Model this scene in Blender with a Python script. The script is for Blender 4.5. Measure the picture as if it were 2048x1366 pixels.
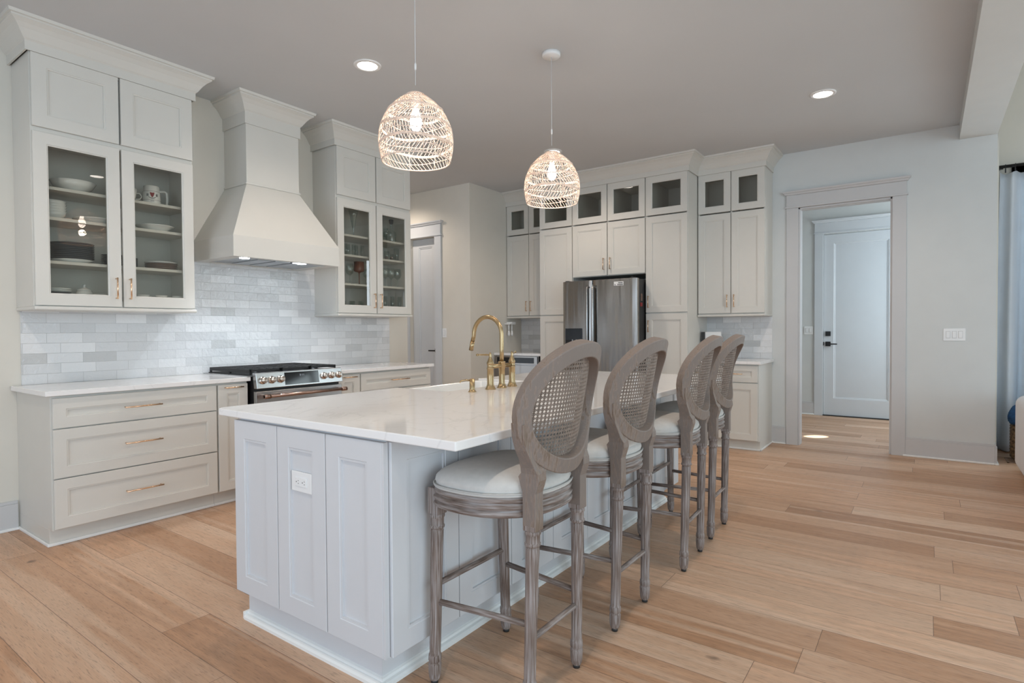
import bpy, math, random
from mathutils import Vector, Matrix
random.seed(7)
PI = math.pi
S = bpy.context.scene
for o in list(bpy.data.objects): bpy.data.objects.remove(o)

# ------------------------------------------------------------------ camera
F_PX, YAW, PITCH, ROLL, CAM_H = 1155.76, 0.62347, -0.01919, -0.00663, 1.2439
fw = Vector((math.cos(YAW)*math.cos(PITCH), math.sin(YAW)*math.cos(PITCH), math.sin(PITCH)))
rt = Vector((math.sin(YAW), -math.cos(YAW), 0)); up = rt.cross(fw)
rt2 = rt*math.cos(ROLL)+up*math.sin(ROLL); up2 = up*math.cos(ROLL)-rt*math.sin(ROLL)
cam_d = bpy.data.cameras.new('camera'); cam = bpy.data.objects.new('camera', cam_d)
S.collection.objects.link(cam)
M3 = Matrix((rt2, up2, -fw)).transposed()
cam.matrix_world = Matrix.Translation((0, 0, CAM_H)) @ M3.to_4x4()
cam_d.sensor_width = 36; cam_d.lens = F_PX/2048*36; cam_d.clip_start = 0.02; cam_d.clip_end = 100
S.camera = cam
S.view_settings.view_transform = 'Standard'; S.view_settings.look = 'None'
S.view_settings.gamma = 1; S.view_settings.exposure = -0.25
S.view_settings.use_curve_mapping = False
# ------------------------------------------------------------------ world and lights
W = bpy.data.worlds.new('daylight'); S.world = W; W.use_nodes = True
bg = W.node_tree.nodes['Background']
bg.inputs[0].default_value = (0.80, 0.90, 1.0, 1); bg.inputs[1].default_value = 1.6
CAN_W, PEND_W = 12.5, 3.6
def area(name, loc, aim, sx, sy, power, col):
    l = bpy.data.lights.new(name, 'AREA'); l.shape = 'RECTANGLE'; l.size = sx; l.size_y = sy
    l.energy = power; l.color = col
    o = bpy.data.objects.new(name, l); S.collection.objects.link(o); o.location = loc
    o.rotation_euler = (Vector(aim)-Vector(loc)).to_track_quat('-Z', 'Y').to_euler()
    return o
# daylight standing in the tall living room windows and the glazed dining doors
area('daylight_living_room', (-.2, -5.38, 1.9), (1.6, 0, 4.2), 4.9, 3.4, 250, (0.64, 0.85, 1.0))
area('daylight_curtain_window', (7.98, -2.75, 1.5), (0, -2.4, 2.0), 4.0, 2.5, 260, (0.84, 0.93, 1.0))
area('daylight_dining_room', (-3.45, .9, 1.3), (0, .9, 1.3), 4.4, 2.4, 88, (0.58, 0.77, 1.0))
area('daylight_entry_hall', (8.6, -.36, 1.7), (8.6, 2, 1.5), 1.0, 2.0, 24, (0.70, 0.88, 1.0))

l = bpy.data.lights.new('sunbeam_entry', 'SPOT'); l.energy = 1500; l.color = (1, .96, .9); l.spot_size = .075; l.spot_blend = .1; l.shadow_soft_size = .01
o = bpy.data.objects.new('sunbeam_entry', l); S.collection.objects.link(o); o.location = (8.5, -.40, 1.5)
o.rotation_euler = (Vector((7.42, 1.03, 0))-Vector(o.location)).to_track_quat('-Z', 'Y').to_euler()
# ------------------------------------------------------------------ materials
def new_mat(name):
    m = bpy.data.materials.new(name); m.use_nodes = True
    return m, m.node_tree, m.node_tree.nodes['Principled BSDF']
def flat(name, col, rough=.5, metal=0, noise=0.03, scale=6, bump=0, bscale=80, coat=0, spec=.5, emit=None, es=0):
    m, t, b = new_mat(name)
    b.inputs['Base Color'].default_value = (*col, 1); b.inputs['Roughness'].default_value = rough
    b.inputs['Metallic'].default_value = metal; b.inputs['Coat Weight'].default_value = coat
    b.inputs['Specular IOR Level'].default_value = spec
    tc = t.nodes.new('ShaderNodeTexCoord')
    if noise:
        n = t.nodes.new('ShaderNodeTexNoise'); n.inputs['Scale'].default_value = scale; n.inputs['Detail'].default_value = 4
        t.links.new(tc.outputs['Object'], n.inputs['Vector'])
        r = t.nodes.new('ShaderNodeMapRange'); r.inputs[1].default_value = .3; r.inputs[2].default_value = .7
        r.inputs[3].default_value = 1-noise; r.inputs[4].default_value = 1+noise
        t.links.new(n.outputs[0], r.inputs[0])
        mx = t.nodes.new('ShaderNodeVectorMath'); mx.operation = 'SCALE'; mx.inputs[0].default_value = col
        t.links.new(r.outputs[0], mx.inputs['Scale']); t.links.new(mx.outputs[0], b.inputs['Base Color'])
    if bump:
        n = t.nodes.new('ShaderNodeTexNoise'); n.inputs['Scale'].default_value = bscale
        t.links.new(tc.outputs['Object'], n.inputs['Vector'])
        bp = t.nodes.new('ShaderNodeBump'); bp.inputs['Strength'].default_value = bump; bp.inputs['Distance'].default_value = .002
        t.links.new(n.outputs[0], bp.inputs['Height']); t.links.new(bp.outputs[0], b.inputs['Normal'])
    if emit:
        b.inputs['Emission Color'].default_value = (*emit, 1); b.inputs['Emission Strength'].default_value = es
    return m
def glass(name, tint=(.86, .88, .87), refl=1.0, extra=.0, fac=1.0):
    m = bpy.data.materials.new(name); m.use_nodes = True; t = m.node_tree; t.nodes.clear()
    o = t.nodes.new('ShaderNodeOutputMaterial'); mx = t.nodes.new('ShaderNodeMixShader')
    tr = t.nodes.new('ShaderNodeBsdfTransparent'); tr.inputs[0].default_value = (*tint, 1)
    gl = t.nodes.new('ShaderNodeBsdfGlossy'); gl.inputs[0].default_value = (refl, refl, refl, 1); gl.inputs['Roughness'].default_value = .0
    fr = t.nodes.new('ShaderNodeFresnel'); fr.inputs[0].default_value = 1.5
    ma = t.nodes.new('ShaderNodeMath'); ma.operation = 'MULTIPLY_ADD'; ma.inputs[1].default_value = fac; ma.inputs[2].default_value = extra; ma.use_clamp = True
    gg = t.nodes.new('ShaderNodeNewGeometry'); fb = t.nodes.new('ShaderNodeMath'); fb.operation = 'SUBTRACT'; fb.inputs[0].default_value = 1; t.links.new(gg.outputs['Backfacing'], fb.inputs[1])
    f2 = t.nodes.new('ShaderNodeMath'); f2.operation = 'MULTIPLY'; t.links.new(ma.outputs[0], f2.inputs[0]); t.links.new(fb.outputs[0], f2.inputs[1])
    t.links.new(fr.outputs[0], ma.inputs[0]); t.links.new(f2.outputs[0], mx.inputs[0])
    t.links.new(tr.outputs[0], mx.inputs[1]); t.links.new(gl.outputs[0], mx.inputs[2]); t.links.new(mx.outputs[0], o.inputs[0])
    return m
def ramp(t, stops):
    r = t.nodes.new('ShaderNodeValToRGB'); e = r.color_ramp.elements
    while len(e) < len(stops): e.new(0.5)
    for k, (p, c) in enumerate(stops): e[k].position = p; e[k].color = (*c, 1)
    return r

MAT = {}
MAT['paint'] = flat('cabinet_paint', (.67, .65, .60), .38, noise=.012)
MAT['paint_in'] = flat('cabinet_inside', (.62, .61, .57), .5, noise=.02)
MAT['gap'] = flat('shadow_gap', (.30, .29, .26), .7, noise=0)
MAT['island'] = flat('island_paint', (.66, .665, .68), .5, noise=.012)
MAT['wall'] = flat('wall_paint', (.70, .66, .585), .75, noise=.015, bump=.05)
MAT['wall_cool'] = flat('wall_paint_light', (.66, .67, .655), .75, noise=.015, bump=.05)
MAT['ceil'] = flat('ceiling_paint', (.60, .615, .625), .85, noise=.015, scale=1.5)
MAT['trim'] = flat('trim_paint', (.59, .58, .575), .42, noise=.012)
MAT['doorp'] = flat('door_paint', (.62, .64, .66), .4, noise=.012)
MAT['white'] = flat('white_plastic', (.85, .85, .84), .35, noise=0)
MAT['shoe'] = flat('shoe_moulding_paint', (.86, .86, .84), .4, noise=.01)
MAT['slot'] = flat('dark_slot', (.03, .03, .03), .5, noise=0)
MAT['brass'] = flat('brushed_brass', (.46, .335, .185), .27, 1, noise=.06, scale=40)
MAT['gold'] = flat('champagne_gold', (.86, .60, .40), .22, 1, noise=.05, scale=40)
MAT['copper'] = flat('brushed_copper', (.42, .29, .24), .3, 1, noise=.08, scale=40)
MAT['chrome'] = flat('polished_knob_steel', (.72, .66, .60), .12, 1, noise=.03)
MAT['black'] = flat('black_metal', (.012, .012, .013), .45, noise=.1)
MAT['iron'] = flat('cast_iron', (.012, .012, .013), .55, noise=.15, scale=60, bump=.3)
MAT['bglass'] = flat('black_glass', (.006, .006, .007), .06, noise=0)
MAT['ceramic'] = flat('white_ceramic', (.82, .82, .80), .15, noise=.01, coat=.3)
MAT['navy'] = flat('dark_stoneware', (.035, .04, .05), .25, noise=.15)
MAT['brownp'] = flat('brown_stoneware', (.16, .10, .08), .25, noise=.2, scale=60)
MAT['amber'] = flat('amber_glass', (.16, .045, .018), .08, noise=.1)
MAT['fabric'] = flat('linen_seat', (.60, .575, .54), .9, noise=.04, scale=40, bump=.4, bscale=600)
MAT['welt'] = flat('linen_welt', (.50, .48, .45), .9, noise=.03)
MAT['sofa'] = flat('white_slipcover', (.82, .82, .84), .9, noise=.02, bump=.3, bscale=300)
MAT['curtain'] = flat('white_linen_curtain', (.86, .89, .93), .9, noise=.03, bump=.2, bscale=300)
m, t, b = MAT['curtain'], MAT['curtain'].node_tree, MAT['curtain'].node_tree.nodes['Principled BSDF']
tl = t.nodes.new('ShaderNodeBsdfTranslucent'); tl.inputs[0].default_value = (.80, .86, .92, 1); mxs = t.nodes.new('ShaderNodeMixShader'); mxs.inputs[0].default_value = .35
t.links.new(b.outputs[0], mxs.inputs[1]); t.links.new(tl.outputs[0], mxs.inputs[2]); t.links.new(mxs.outputs[0], t.nodes['Material Output'].inputs[0])
MAT['blue'] = flat('blue_throw', (.02, .07, .17), .95, noise=.35, scale=30, bump=.8, bscale=200)
MAT['rattan'] = flat('natural_rattan', (.84, .68, .57), .6, noise=.15, scale=30)
MAT['cord'] = flat('white_cord', (.70, .72, .72), .5, noise=0)
MAT['red'] = flat('red_print', (.25, .02, .02), .5, noise=0)
MAT['hoodsteel'] = flat('hood_insert_steel', (.45, .46, .48), .3, 1, noise=.03)
MAT['vent'] = flat('vent_wood', (.30, .20, .14), .5, noise=.1)
MAT['lamp_on'] = flat('lit_diffuser', (1, 1, 1), .5, noise=0, emit=(1.0, .90, .80), es=14)
MAT['hood_on'] = flat('lit_hood_lens', (1, 1, 1), .5, noise=0, emit=(.85, .93, 1.0), es=40)
MAT['bulb_on'] = flat('lit_bulb', (1, 1, 1), .5, noise=0, emit=(1.0, .84, .70), es=22)
MAT['digits'] = flat('display_digits', (.1, .1, .1), .5, noise=0, emit=(.7, .8, .9), es=.5)
MAT['pane'] = glass('cabinet_glass', (.88, .88, .855), extra=.0, fac=1.5)
MAT['ware'] = glass('clear_glassware', (.90, .93, .92), extra=.06, fac=1.2)

# quartz
m, t, b = new_mat('white_quartz'); MAT['quartz'] = m
tc = t.nodes.new('ShaderNodeTexCoord'); n = t.nodes.new('ShaderNodeTexNoise'); n.inputs['Scale'].default_value = 1.6
n.inputs['Detail'].default_value = 8; n.inputs['Distortion'].default_value = 1.8; t.links.new(tc.outputs['Object'], n.inputs['Vector'])
r = ramp(t, [(0, (.88, .865, .85)), (.49, (.88, .865, .85)), (.50, (.80, .785, .775)), (.515, (.88, .865, .85))]); t.links.new(n.outputs[0], r.inputs[0])
t.links.new(r.outputs[0], b.inputs['Base Color']); b.inputs['Roughness'].default_value = .07; b.inputs['Specular IOR Level'].default_value = .6

# stainless steel with soft vertical streaks
def steel(name, base, rough, sc=(1.2, 1.2, .12), bump=.0):
    m, t, b = new_mat(name); tc = t.nodes.new('ShaderNodeTexCoord'); mp = t.nodes.new('ShaderNodeMapping'); mp.inputs['Scale'].default_value = sc
    n = t.nodes.new('ShaderNodeTexNoise'); n.inputs['Scale'].default_value = 4; n.inputs['Detail'].default_value = 2
    t.links.new(tc.outputs['Object'], mp.inputs[0]); t.links.new(mp.outputs[0], n.inputs['Vector'])
    b.inputs['Metallic'].default_value = 1; b.inputs['Roughness'].default_value = rough
    b.inputs['Base Color'].default_value = (*base, 1)
    if bump:
        bp = t.nodes.new('ShaderNodeBump'); bp.inputs['Strength'].default_value = bump; bp.inputs['Distance'].default_value = .05
        t.links.new(n.outputs[0], bp.inputs['Height']); t.links.new(bp.outputs[0], b.inputs['Normal'])
    return m
MAT['steel'] = steel('fridge_steel', (.34, .315, .295), .2, (1.6, 1.6, .16), .22)
MAT['steel2'] = steel('range_steel', (.47, .47, .47), .27)

# zellige tile
def tile(name, ax):
    m, t, b = new_mat(name); L = t.links.new
    g = t.nodes.new('ShaderNodeNewGeometry'); sp = t.nodes.new('ShaderNodeSeparateXYZ'); L(g.outputs['Position'], sp.inputs[0])
    cb = t.nodes.new('ShaderNodeCombineXYZ'); L(sp.outputs[ax], cb.inputs[0]); L(sp.outputs[2], cb.inputs[1])
    mp = t.nodes.new('ShaderNodeMapping'); mp.inputs['Location'].default_value = (.03, -.914, 0); L(cb.outputs[0], mp.inputs[0])
    br = t.nodes.new('ShaderNodeTexBrick'); L(mp.outputs[0], br.inputs['Vector'])
    br.offset = .37; br.offset_frequency = 2; br.squash = 1
    for k, v in (('Scale', 1), ('Mortar Size', .0011), ('Mortar Smooth', .3), ('Bias', 0), ('Brick Width', .2), ('Row Height', .0665)): br.inputs[k].default_value = v
    br.inputs['Color1'].default_value = (0, 0, 0, 1); br.inputs['Color2'].default_value = (1, 1, 1, 1); br.inputs['Mortar'].default_value = (.5, .5, .5, 1)
    r = ramp(t, [(0, (.56, .56, .55)), (.10, (.62, .62, .62)), (.35, (.67, .67, .67)), (.7, (.71, .71, .71)), (1, (.80, .795, .79))]); L(br.outputs['Color'], r.inputs[0])
    n = t.nodes.new('ShaderNodeTexNoise'); n.inputs['Scale'].default_value = 9; L(cb.outputs[0], n.inputs['Vector'])
    m2 = t.nodes.new('ShaderNodeMix'); m2.data_type = 'RGBA'; m2.inputs[0].default_value = .0; L(r.outputs[0], m2.inputs[6])
    mg = t.nodes.new('ShaderNodeMix'); mg.data_type = 'RGBA'; L(br.outputs['Fac'], mg.inputs[0]); L(r.outputs[0], mg.inputs[6]); mg.inputs[7].default_value = (.56, .56, .55, 1)
    L(mg.outputs[2], b.inputs['Base Color'])
    b.inputs['Roughness'].default_value = .12
    n2 = t.nodes.new('ShaderNodeTexNoise'); n2.inputs['Scale'].default_value = 28; n2.inputs['Detail'].default_value = 3; n2.inputs['Distortion'].default_value = .4
    # every tile sits a little tilted
    of = t.nodes.new('ShaderNodeVectorMath'); of.operation = 'MULTIPLY_ADD'; L(br.outputs['Color'], of.inputs[0]); of.inputs[1].default_value = (3.1, 7.7, 5.3); L(cb.outputs[0], of.inputs[2])
    L(of.outputs[0], n2.inputs['Vector'])
    sub = t.nodes.new('ShaderNodeMath'); sub.operation = 'MULTIPLY_ADD'; L(br.outputs['Fac'], sub.inputs[0]); sub.inputs[1].default_value = -.5; L(n2.outputs[0], sub.inputs[2])
    bp = t.nodes.new('ShaderNodeBump'); bp.inputs['Strength'].default_value = .8; bp.inputs['Distance'].default_value = .006
    L(sub.outputs[0], bp.inputs['Height']); L(bp.outputs[0], b.inputs['Normal'])
    return m
MAT['tile_x'] = tile('glazed_tile_range', 0); MAT['tile_y'] = tile('glazed_tile_side', 1)

# oak plank floor, planks run along y
m, t, b = new_mat('oak_planks'); MAT['floor'] = m; L = t.links.new
def math_(op, a=None, bb=None, c=None, clamp=False):
    q = t.nodes.new('ShaderNodeMath'); q.operation = op; q.use_clamp = clamp
    for i, v in enumerate((a, bb, c)):
        if v is None: continue
        if isinstance(v, (int, float)): q.inputs[i].default_value = v
        else: L(v, q.inputs[i])
    return q.outputs[0]
g = t.nodes.new('ShaderNodeNewGeometry'); sp = t.nodes.new('ShaderNodeSeparateXYZ'); L(g.outputs['Position'], sp.inputs[0])
PW, PL = .1985, 2.05
xs = math_('DIVIDE', math_('ADD', sp.outputs[0], .118), PW); col = math_('FLOOR', xs); fx = math_('FRACT', xs)
wn = t.nodes.new('ShaderNodeTexWhiteNoise'); wn.noise_dimensions = '1D'; L(col, wn.inputs['W'])
ys = math_('ADD', math_('DIVIDE', sp.outputs[1], PL), math_('MULTIPLY', wn.outputs['Value'], 7.3)); row = math_('FLOOR', ys); fy = math_('FRACT', ys)
wid = math_('ADD', math_('MULTIPLY', col, 17.13), math_('MULTIPLY', row, 3.71))
w2 = t.nodes.new('ShaderNodeTexWhiteNoise'); w2.noise_dimensions = '1D'; L(wid, w2.inputs['W']); rnd = w2.outputs['Value']
ex = math_('MULTIPLY', math_('MINIMUM', fx, math_('SUBTRACT', 1, fx)), PW); ey = math_('MULTIPLY', math_('MINIMUM', fy, math_('SUBTRACT', 1, fy)), PL)
gapv = math_('LESS_THAN', math_('MINIMUM', ex, ey), .0011)
cb = t.nodes.new('ShaderNodeCombineXYZ'); L(math_('ADD', sp.outputs[0], math_('MULTIPLY', rnd, 11)), cb.inputs[0]); L(math_('MULTIPLY', sp.outputs[1], .14), cb.inputs[1]); L(math_('MULTIPLY', rnd, 29), cb.inputs[2])
n1 = t.nodes.new('ShaderNodeTexNoise'); n1.inputs['Scale'].default_value = 13; n1.inputs['Detail'].default_value = 6; n1.inputs['Distortion'].default_value = 1.1; L(cb.outputs[0], n1.inputs['Vector'])
wv = t.nodes.new('ShaderNodeTexWave'); wv.wave_type = 'RINGS'; wv.rings_direction = 'Z'; wv.inputs['Scale'].default_value = 5; wv.inputs['Distortion'].default_value = 14; wv.inputs['Detail'].default_value = 3; wv.inputs['Detail Scale'].default_value = 1.3
L(cb.outputs[0], wv.inputs['Vector'])
cb2 = t.nodes.new('ShaderNodeCombineXYZ'); L(math_('MULTIPLY', sp.outputs[0], 1), cb2.inputs[0]); L(math_('MULTIPLY', sp.outputs[1], .045), cb2.inputs[1]); L(rnd, cb2.inputs[2])
n3 = t.nodes.new('ShaderNodeTexNoise'); n3.inputs['Scale'].default_value = 150; n3.inputs['Detail'].default_value = 3; L(cb2.outputs[0], n3.inputs['Vector'])
base = ramp(t, [(0, (.30, .150, .075)), (.3, (.46, .255, .142)), (.6, (.59, .365, .232)), (1, (.72, .51, .36))])
L(math_('ADD', math_('MULTIPLY', rnd, .55), math_('MULTIPLY', n1.outputs[0], .48)), base.inputs[0])
wsel = math_('MULTIPLY', math_('GREATER_THAN', math_('FRACT', math_('MULTIPLY', rnd, 13.7)), .55), .13)
gr = math_('ADD', math_('MULTIPLY', wv.outputs['Fac'], wsel), math_('MULTIPLY', n3.outputs[0], .34)); gr = math_('ADD', gr, .76)
cb6 = t.nodes.new('ShaderNodeCombineXYZ'); L(sp.outputs[0], cb6.inputs[0]); L(math_('MULTIPLY', sp.outputs[1], .06), cb6.inputs[1]); L(rnd, cb6.inputs[2])
n6 = t.nodes.new('ShaderNodeTexNoise'); n6.inputs['Scale'].default_value = 330; n6.inputs['Detail'].default_value = 2; L(cb6.outputs[0], n6.inputs['Vector'])
pore = t.nodes.new('ShaderNodeMapRange'); pore.inputs[1].default_value = .56; pore.inputs[2].default_value = .70; pore.inputs[3].default_value = 1.02; pore.inputs[4].default_value = .66; L(n6.outputs[0], pore.inputs[0])
gr = math_('MULTIPLY', gr, pore.outputs[0])
cb4 = t.nodes.new('ShaderNodeCombineXYZ'); L(math_('ADD', math_('MULTIPLY', sp.outputs[0], 9), math_('MULTIPLY', rnd, 31)), cb4.inputs[0]); L(math_('MULTIPLY', sp.outputs[1], .35), cb4.inputs[1]); L(rnd, cb4.inputs[2])
n4 = t.nodes.new('ShaderNodeTexNoise'); n4.inputs['Scale'].default_value = 1.4; n4.inputs['Detail'].default_value = 1; L(cb4.outputs[0], n4.inputs['Vector'])
sap = t.nodes.new('ShaderNodeMapRange'); sap.inputs[1].default_value = .60; sap.inputs[2].default_value = .68; sap.inputs[3].default_value = 0; sap.inputs[4].default_value = .42; L(n4.outputs[0], sap.inputs[0])
msap = t.nodes.new('ShaderNodeMix'); msap.data_type = 'RGBA'; L(sap.outputs[0], msap.inputs[0]); L(base.outputs[0], msap.inputs[6]); msap.inputs[7].default_value = (.72, .53, .39, 1)
sc = t.nodes.new('ShaderNodeVectorMath'); sc.operation = 'SCALE'; L(msap.outputs[2], sc.inputs[0]); L(gr, sc.inputs['Scale'])
# knots
cb3 = t.nodes.new('ShaderNodeCombineXYZ'); L(sp.outputs[0], cb3.inputs[0]); L(math_('MULTIPLY', sp.outputs[1], .6), cb3.inputs[1])
nz = t.nodes.new('ShaderNodeTexNoise'); nz.inputs['Scale'].default_value = 25; L(cb3.outputs[0], nz.inputs['Vector'])
dv = t.nodes.new('ShaderNodeVectorMath'); dv.operation = 'MULTIPLY_ADD'; L(nz.outputs['Color'], dv.inputs[0]); dv.inputs[1].default_value = (.03, .03, .0); L(cb3.outputs[0], dv.inputs[2])
vo = t.nodes.new('ShaderNodeTexVoronoi'); vo.inputs['Scale'].default_value = 2.6; L(dv.outputs[0], vo.inputs['Vector'])
kn = t.nodes.new('ShaderNodeMapRange'); kn.inputs[1].default_value = .02; kn.inputs[2].default_value = .06; kn.inputs[3].default_value = .75; kn.inputs[4].default_value = 0; L(vo.outputs['Distance'], kn.inputs[0])
mk = t.nodes.new('ShaderNodeMix'); mk.data_type = 'RGBA'; L(kn.outputs[0], mk.inputs[0]); L(sc.outputs[0], mk.inputs[6]); mk.inputs[7].default_value = (.12, .075, .05, 1)
mg = t.nodes.new('ShaderNodeMix'); mg.data_type = 'RGBA'; L(math_('MULTIPLY', gapv, .8), mg.inputs[0]); L(mk.outputs[2], mg.inputs[6]); mg.inputs[7].default_value = (.10, .055, .03, 1)
L(mg.outputs[2], b.inputs['Base Color'])
L(math_('ADD', .34, math_('MULTIPLY', n3.outputs[0], .16)), b.inputs['Roughness'])
bp = t.nodes.new('ShaderNodeBump'); bp.inputs['Strength'].default_value = .25; bp.inputs['Distance'].default_value = .002
L(math_('SUBTRACT', n3.outputs[0], math_('MULTIPLY', gapv, 1.5)), bp.inputs['Height']); L(bp.outputs[0], b.inputs['Normal'])

# weathered stool wood
def stoolwood(name, sc=(1, 1, .022), k=0.0, ns=260, amp=.5, stops=None):
    m, t, b = new_mat(name); L = t.links.new; tc = t.nodes.new('ShaderNodeTexCoord'); mp = t.nodes.new('ShaderNodeMapping'); mp.inputs['Scale'].default_value = sc
    L(tc.outputs['Object'], mp.inputs[0])
    n = t.nodes.new('ShaderNodeTexNoise'); n.inputs['Scale'].default_value = ns; n.inputs['Detail'].default_value = 5; L(mp.outputs[0], n.inputs['Vector'])
    n2 = t.nodes.new('ShaderNodeTexNoise'); n2.inputs['Scale'].default_value = 5; n2.inputs['Detail'].default_value = 3; L(tc.outputs['Object'], n2.inputs['Vector'])
    a = t.nodes.new('ShaderNodeMath'); a.operation = 'MULTIPLY_ADD'; L(n2.outputs[0], a.inputs[0]); a.inputs[1].default_value = amp; L(n.outputs[0], a.inputs[2])
    r = ramp(t, stops or [(.50, (.085, .052, .037)), (.66, (.175, .125, .100)), (.82, (.28, .232, .210)), (.95, (.37, .33, .315))]); L(a.outputs[0], r.inputs[0]); L(r.outputs[0], b.inputs['Base Color'])
    b.inputs['Roughness'].default_value = .62
    bp = t.nodes.new('ShaderNodeBump'); bp.inputs['Strength'].default_value = .4; bp.inputs['Distance'].default_value = .0015; L(n.outputs[0], bp.inputs['Height']); L(bp.outputs[0], b.inputs['Normal'])
    return m
MAT['wood'] = stoolwood('whitewashed_wood'); MAT['woodx'] = stoolwood('whitewashed_wood_rail', (.06, .06, 1), 0.0, 190, .5); MAT['woodf'] = stoolwood('whitewashed_wood_back', (1, 1, .10), 0.0, 140, 1.1, [(.45, (.115, .076, .052)), (.85, (.195, .139, .103)), (1.0, (.27, .21, .175)), (1.0, (.215, .172, .147))]); MAT['cane'] = flat('cane_webbing', (.24, .185, .15), .6, noise=.2, scale=50)
# woven basket
m, t, b = new_mat('woven_seagrass'); MAT['basket'] = m
tc = t.nodes.new('ShaderNodeTexCoord'); wv = t.nodes.new('ShaderNodeTexNoise'); wv.inputs['Scale'].default_value = 45; t.links.new(tc.outputs['Object'], wv.inputs['Vector'])
r = ramp(t, [(.35, (.07, .035, .015)), (.65, (.34, .20, .10))]); t.links.new(wv.outputs[0], r.inputs[0]); t.links.new(r.outputs[0], b.inputs['Base Color'])

# ------------------------------------------------------------------ mesh builder
class MB:
    def __init__(s): s.v = []; s.f = []; s.sm = []
    def add(s, vs, fs, smooth=False):
        o = len(s.v); s.v += [tuple(p) for p in vs]; s.f += [tuple(i+o for i in q) for q in fs]; s.sm += [smooth]*len(fs); return s
    def box(s, x0, x1, y0, y1, z0, z1):
        x0, x1 = sorted((x0, x1)); y0, y1 = sorted((y0, y1)); z0, z1 = sorted((z0, z1))
        v = [(x, y, z) for z in (z0, z1) for y in (y0, y1) for x in (x0, x1)]
        return s.add(v, [(0, 2, 3, 1), (4, 5, 7, 6), (0, 1, 5, 4), (2, 6, 7, 3), (0, 4, 6, 2), (1, 3, 7, 5)])
    def rings(s, rings, closed=True, cap0=True, cap1=True, smooth=True, loop=False):
        n = len(rings[0]); v = [p for r in rings for p in r]; f = []
        R = len(rings)
        for k in range(R if loop else R-1):
            k2 = (k+1) % R
            for i in range(n if closed else n-1):
                j = (i+1) % n; f.append((k*n+i, k*n+j, k2*n+j, k2*n+i))
        s.add(v, f, smooth)
        if not loop:
            o = len(s.v)-len(v)
            if cap0: s.f.append(tuple(o+i for i in reversed(range(n)))); s.sm.append(False)
            if cap1: s.f.append(tuple(o+(R-1)*n+i for i in range(n))); s.sm.append(False)
        return s
    def lathe(s, prof, c=(0, 0, 0), seg=24, flute=None, lean=None, cap=True, arc=None):
        rr = []
        for (r, z) in prof:
            ring = []
            for i in range(seg):
                a = 2*PI*i/seg; q = r
                if flute and flute[0] < z < flute[1]: q = r*(.90 if i % 3 == 0 else 1.0)
                lx, ly = (lean[0]*z, lean[1]*z) if lean else (0, 0)
                ring.append((c[0]+lx+q*math.cos(a), c[1]+ly+q*math.sin(a), c[2]+z))
            rr.append(ring)
        return s.rings(rr, cap0=cap, cap1=cap)
    def tube(s, path, r, seg=8, closed=False, cap=True, rr=None):
        P = [Vector(p) for p in path]; n = len(P); out = []
        T0 = (P[1]-P[0]).normalized(); ref = Vector((0, 0, 1)) if abs(T0.z) < .9 else Vector((1, 0, 0))
        N = T0.cross(ref).normalized()
        for i in range(n):
            if closed: T = (P[(i+1) % n]-P[i-1]).normalized()
            else: T = (P[min(i+1, n-1)]-P[max(i-1, 0)]).normalized()
            N = (N-T*N.dot(T)).normalized(); B = T.cross(N)
            q = rr[i] if rr else r
            out.append([tuple(P[i]+N*(q*math.cos(2*PI*k/seg))+B*(q*math.sin(2*PI*k/seg))) for k in range(seg)])
        return s.rings(out, cap0=cap, cap1=cap, loop=closed)
    def sweep(s, path, sect, nrm, closed=False, smooth=False):
        P = [Vector(p) for p in path]; n = len(P); out = []
        for i in range(n):
            if closed: T = (P[(i+1) % n]-P[i-1]).normalized()
            else: T = (P[min(i+1, n-1)]-P[max(i-1, 0)]).normalized()
            Nn = Vector(nrm(P[i]) if callable(nrm) else nrm).normalized(); B = T.cross(Nn).normalized(); N2 = B.cross(T)
            out.append([tuple(P[i]+B*a+N2*bb) for a, bb in (sect(i/(n-1)) if callable(sect) else sect)])
        return s.rings(out, loop=closed, smooth=smooth)
    def prism(s, poly, z0, z1):
        n = len(poly); v = [(x, y, z0) for x, y in poly]+[(x, y, z1) for x, y in poly]
        f = [tuple(reversed(range(n))), tuple(range(n, 2*n))]+[(i, (i+1) % n, n+(i+1) % n, n+i) for i in range(n)]
        return s.add(v, f)
    def build(s, name, mat, parent=None, bevel=0, kind=None, auto=True):
        me = bpy.data.meshes.new(name); me.from_pydata(s.v, [], s.f); me.update()
        import bmesh
        bm = bmesh.new(); bm.from_mesh(me); bmesh.ops.recalc_face_normals(bm, faces=bm.faces); bm.to_mesh(me); bm.free()
        for p, q in zip(me.polygons, s.sm): p.use_smooth = q
        me.materials.append(MAT[mat] if isinstance(mat, str) else mat)
        o = bpy.data.objects.new(name, me); S.collection.objects.link(o)
        if parent is not None:
            o.parent = parent
        if bevel:
            md = o.modifiers.new('bevel', 'BEVEL'); md.width = bevel; md.segments = 2; md.limit_method = 'ANGLE'; md.angle_limit = .7; md.harden_normals = False
        if kind: o['kind'] = kind
        return o
def tag(o, label, cat, group=None):
    o['label'] = label; o['category'] = cat
    if group: o['group'] = group
    return o
def thing(name, loc, label, cat, group=None, rz=0):
    o = bpy.data.objects.new(name, None); S.collection.objects.link(o); o.location = loc; o.rotation_euler[2] = rz
    o.empty_display_size = .1
    return tag(o, label, cat, group)
def struct(name, mb, mat, bevel=0): return mb.build(name, mat, None, bevel, 'structure')
def copy_tree(o, parent=None):
    c = o.copy(); S.collection.objects.link(c); c.parent = parent
    for ch in list(o.children): copy_tree(ch, c)
    return c
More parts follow.
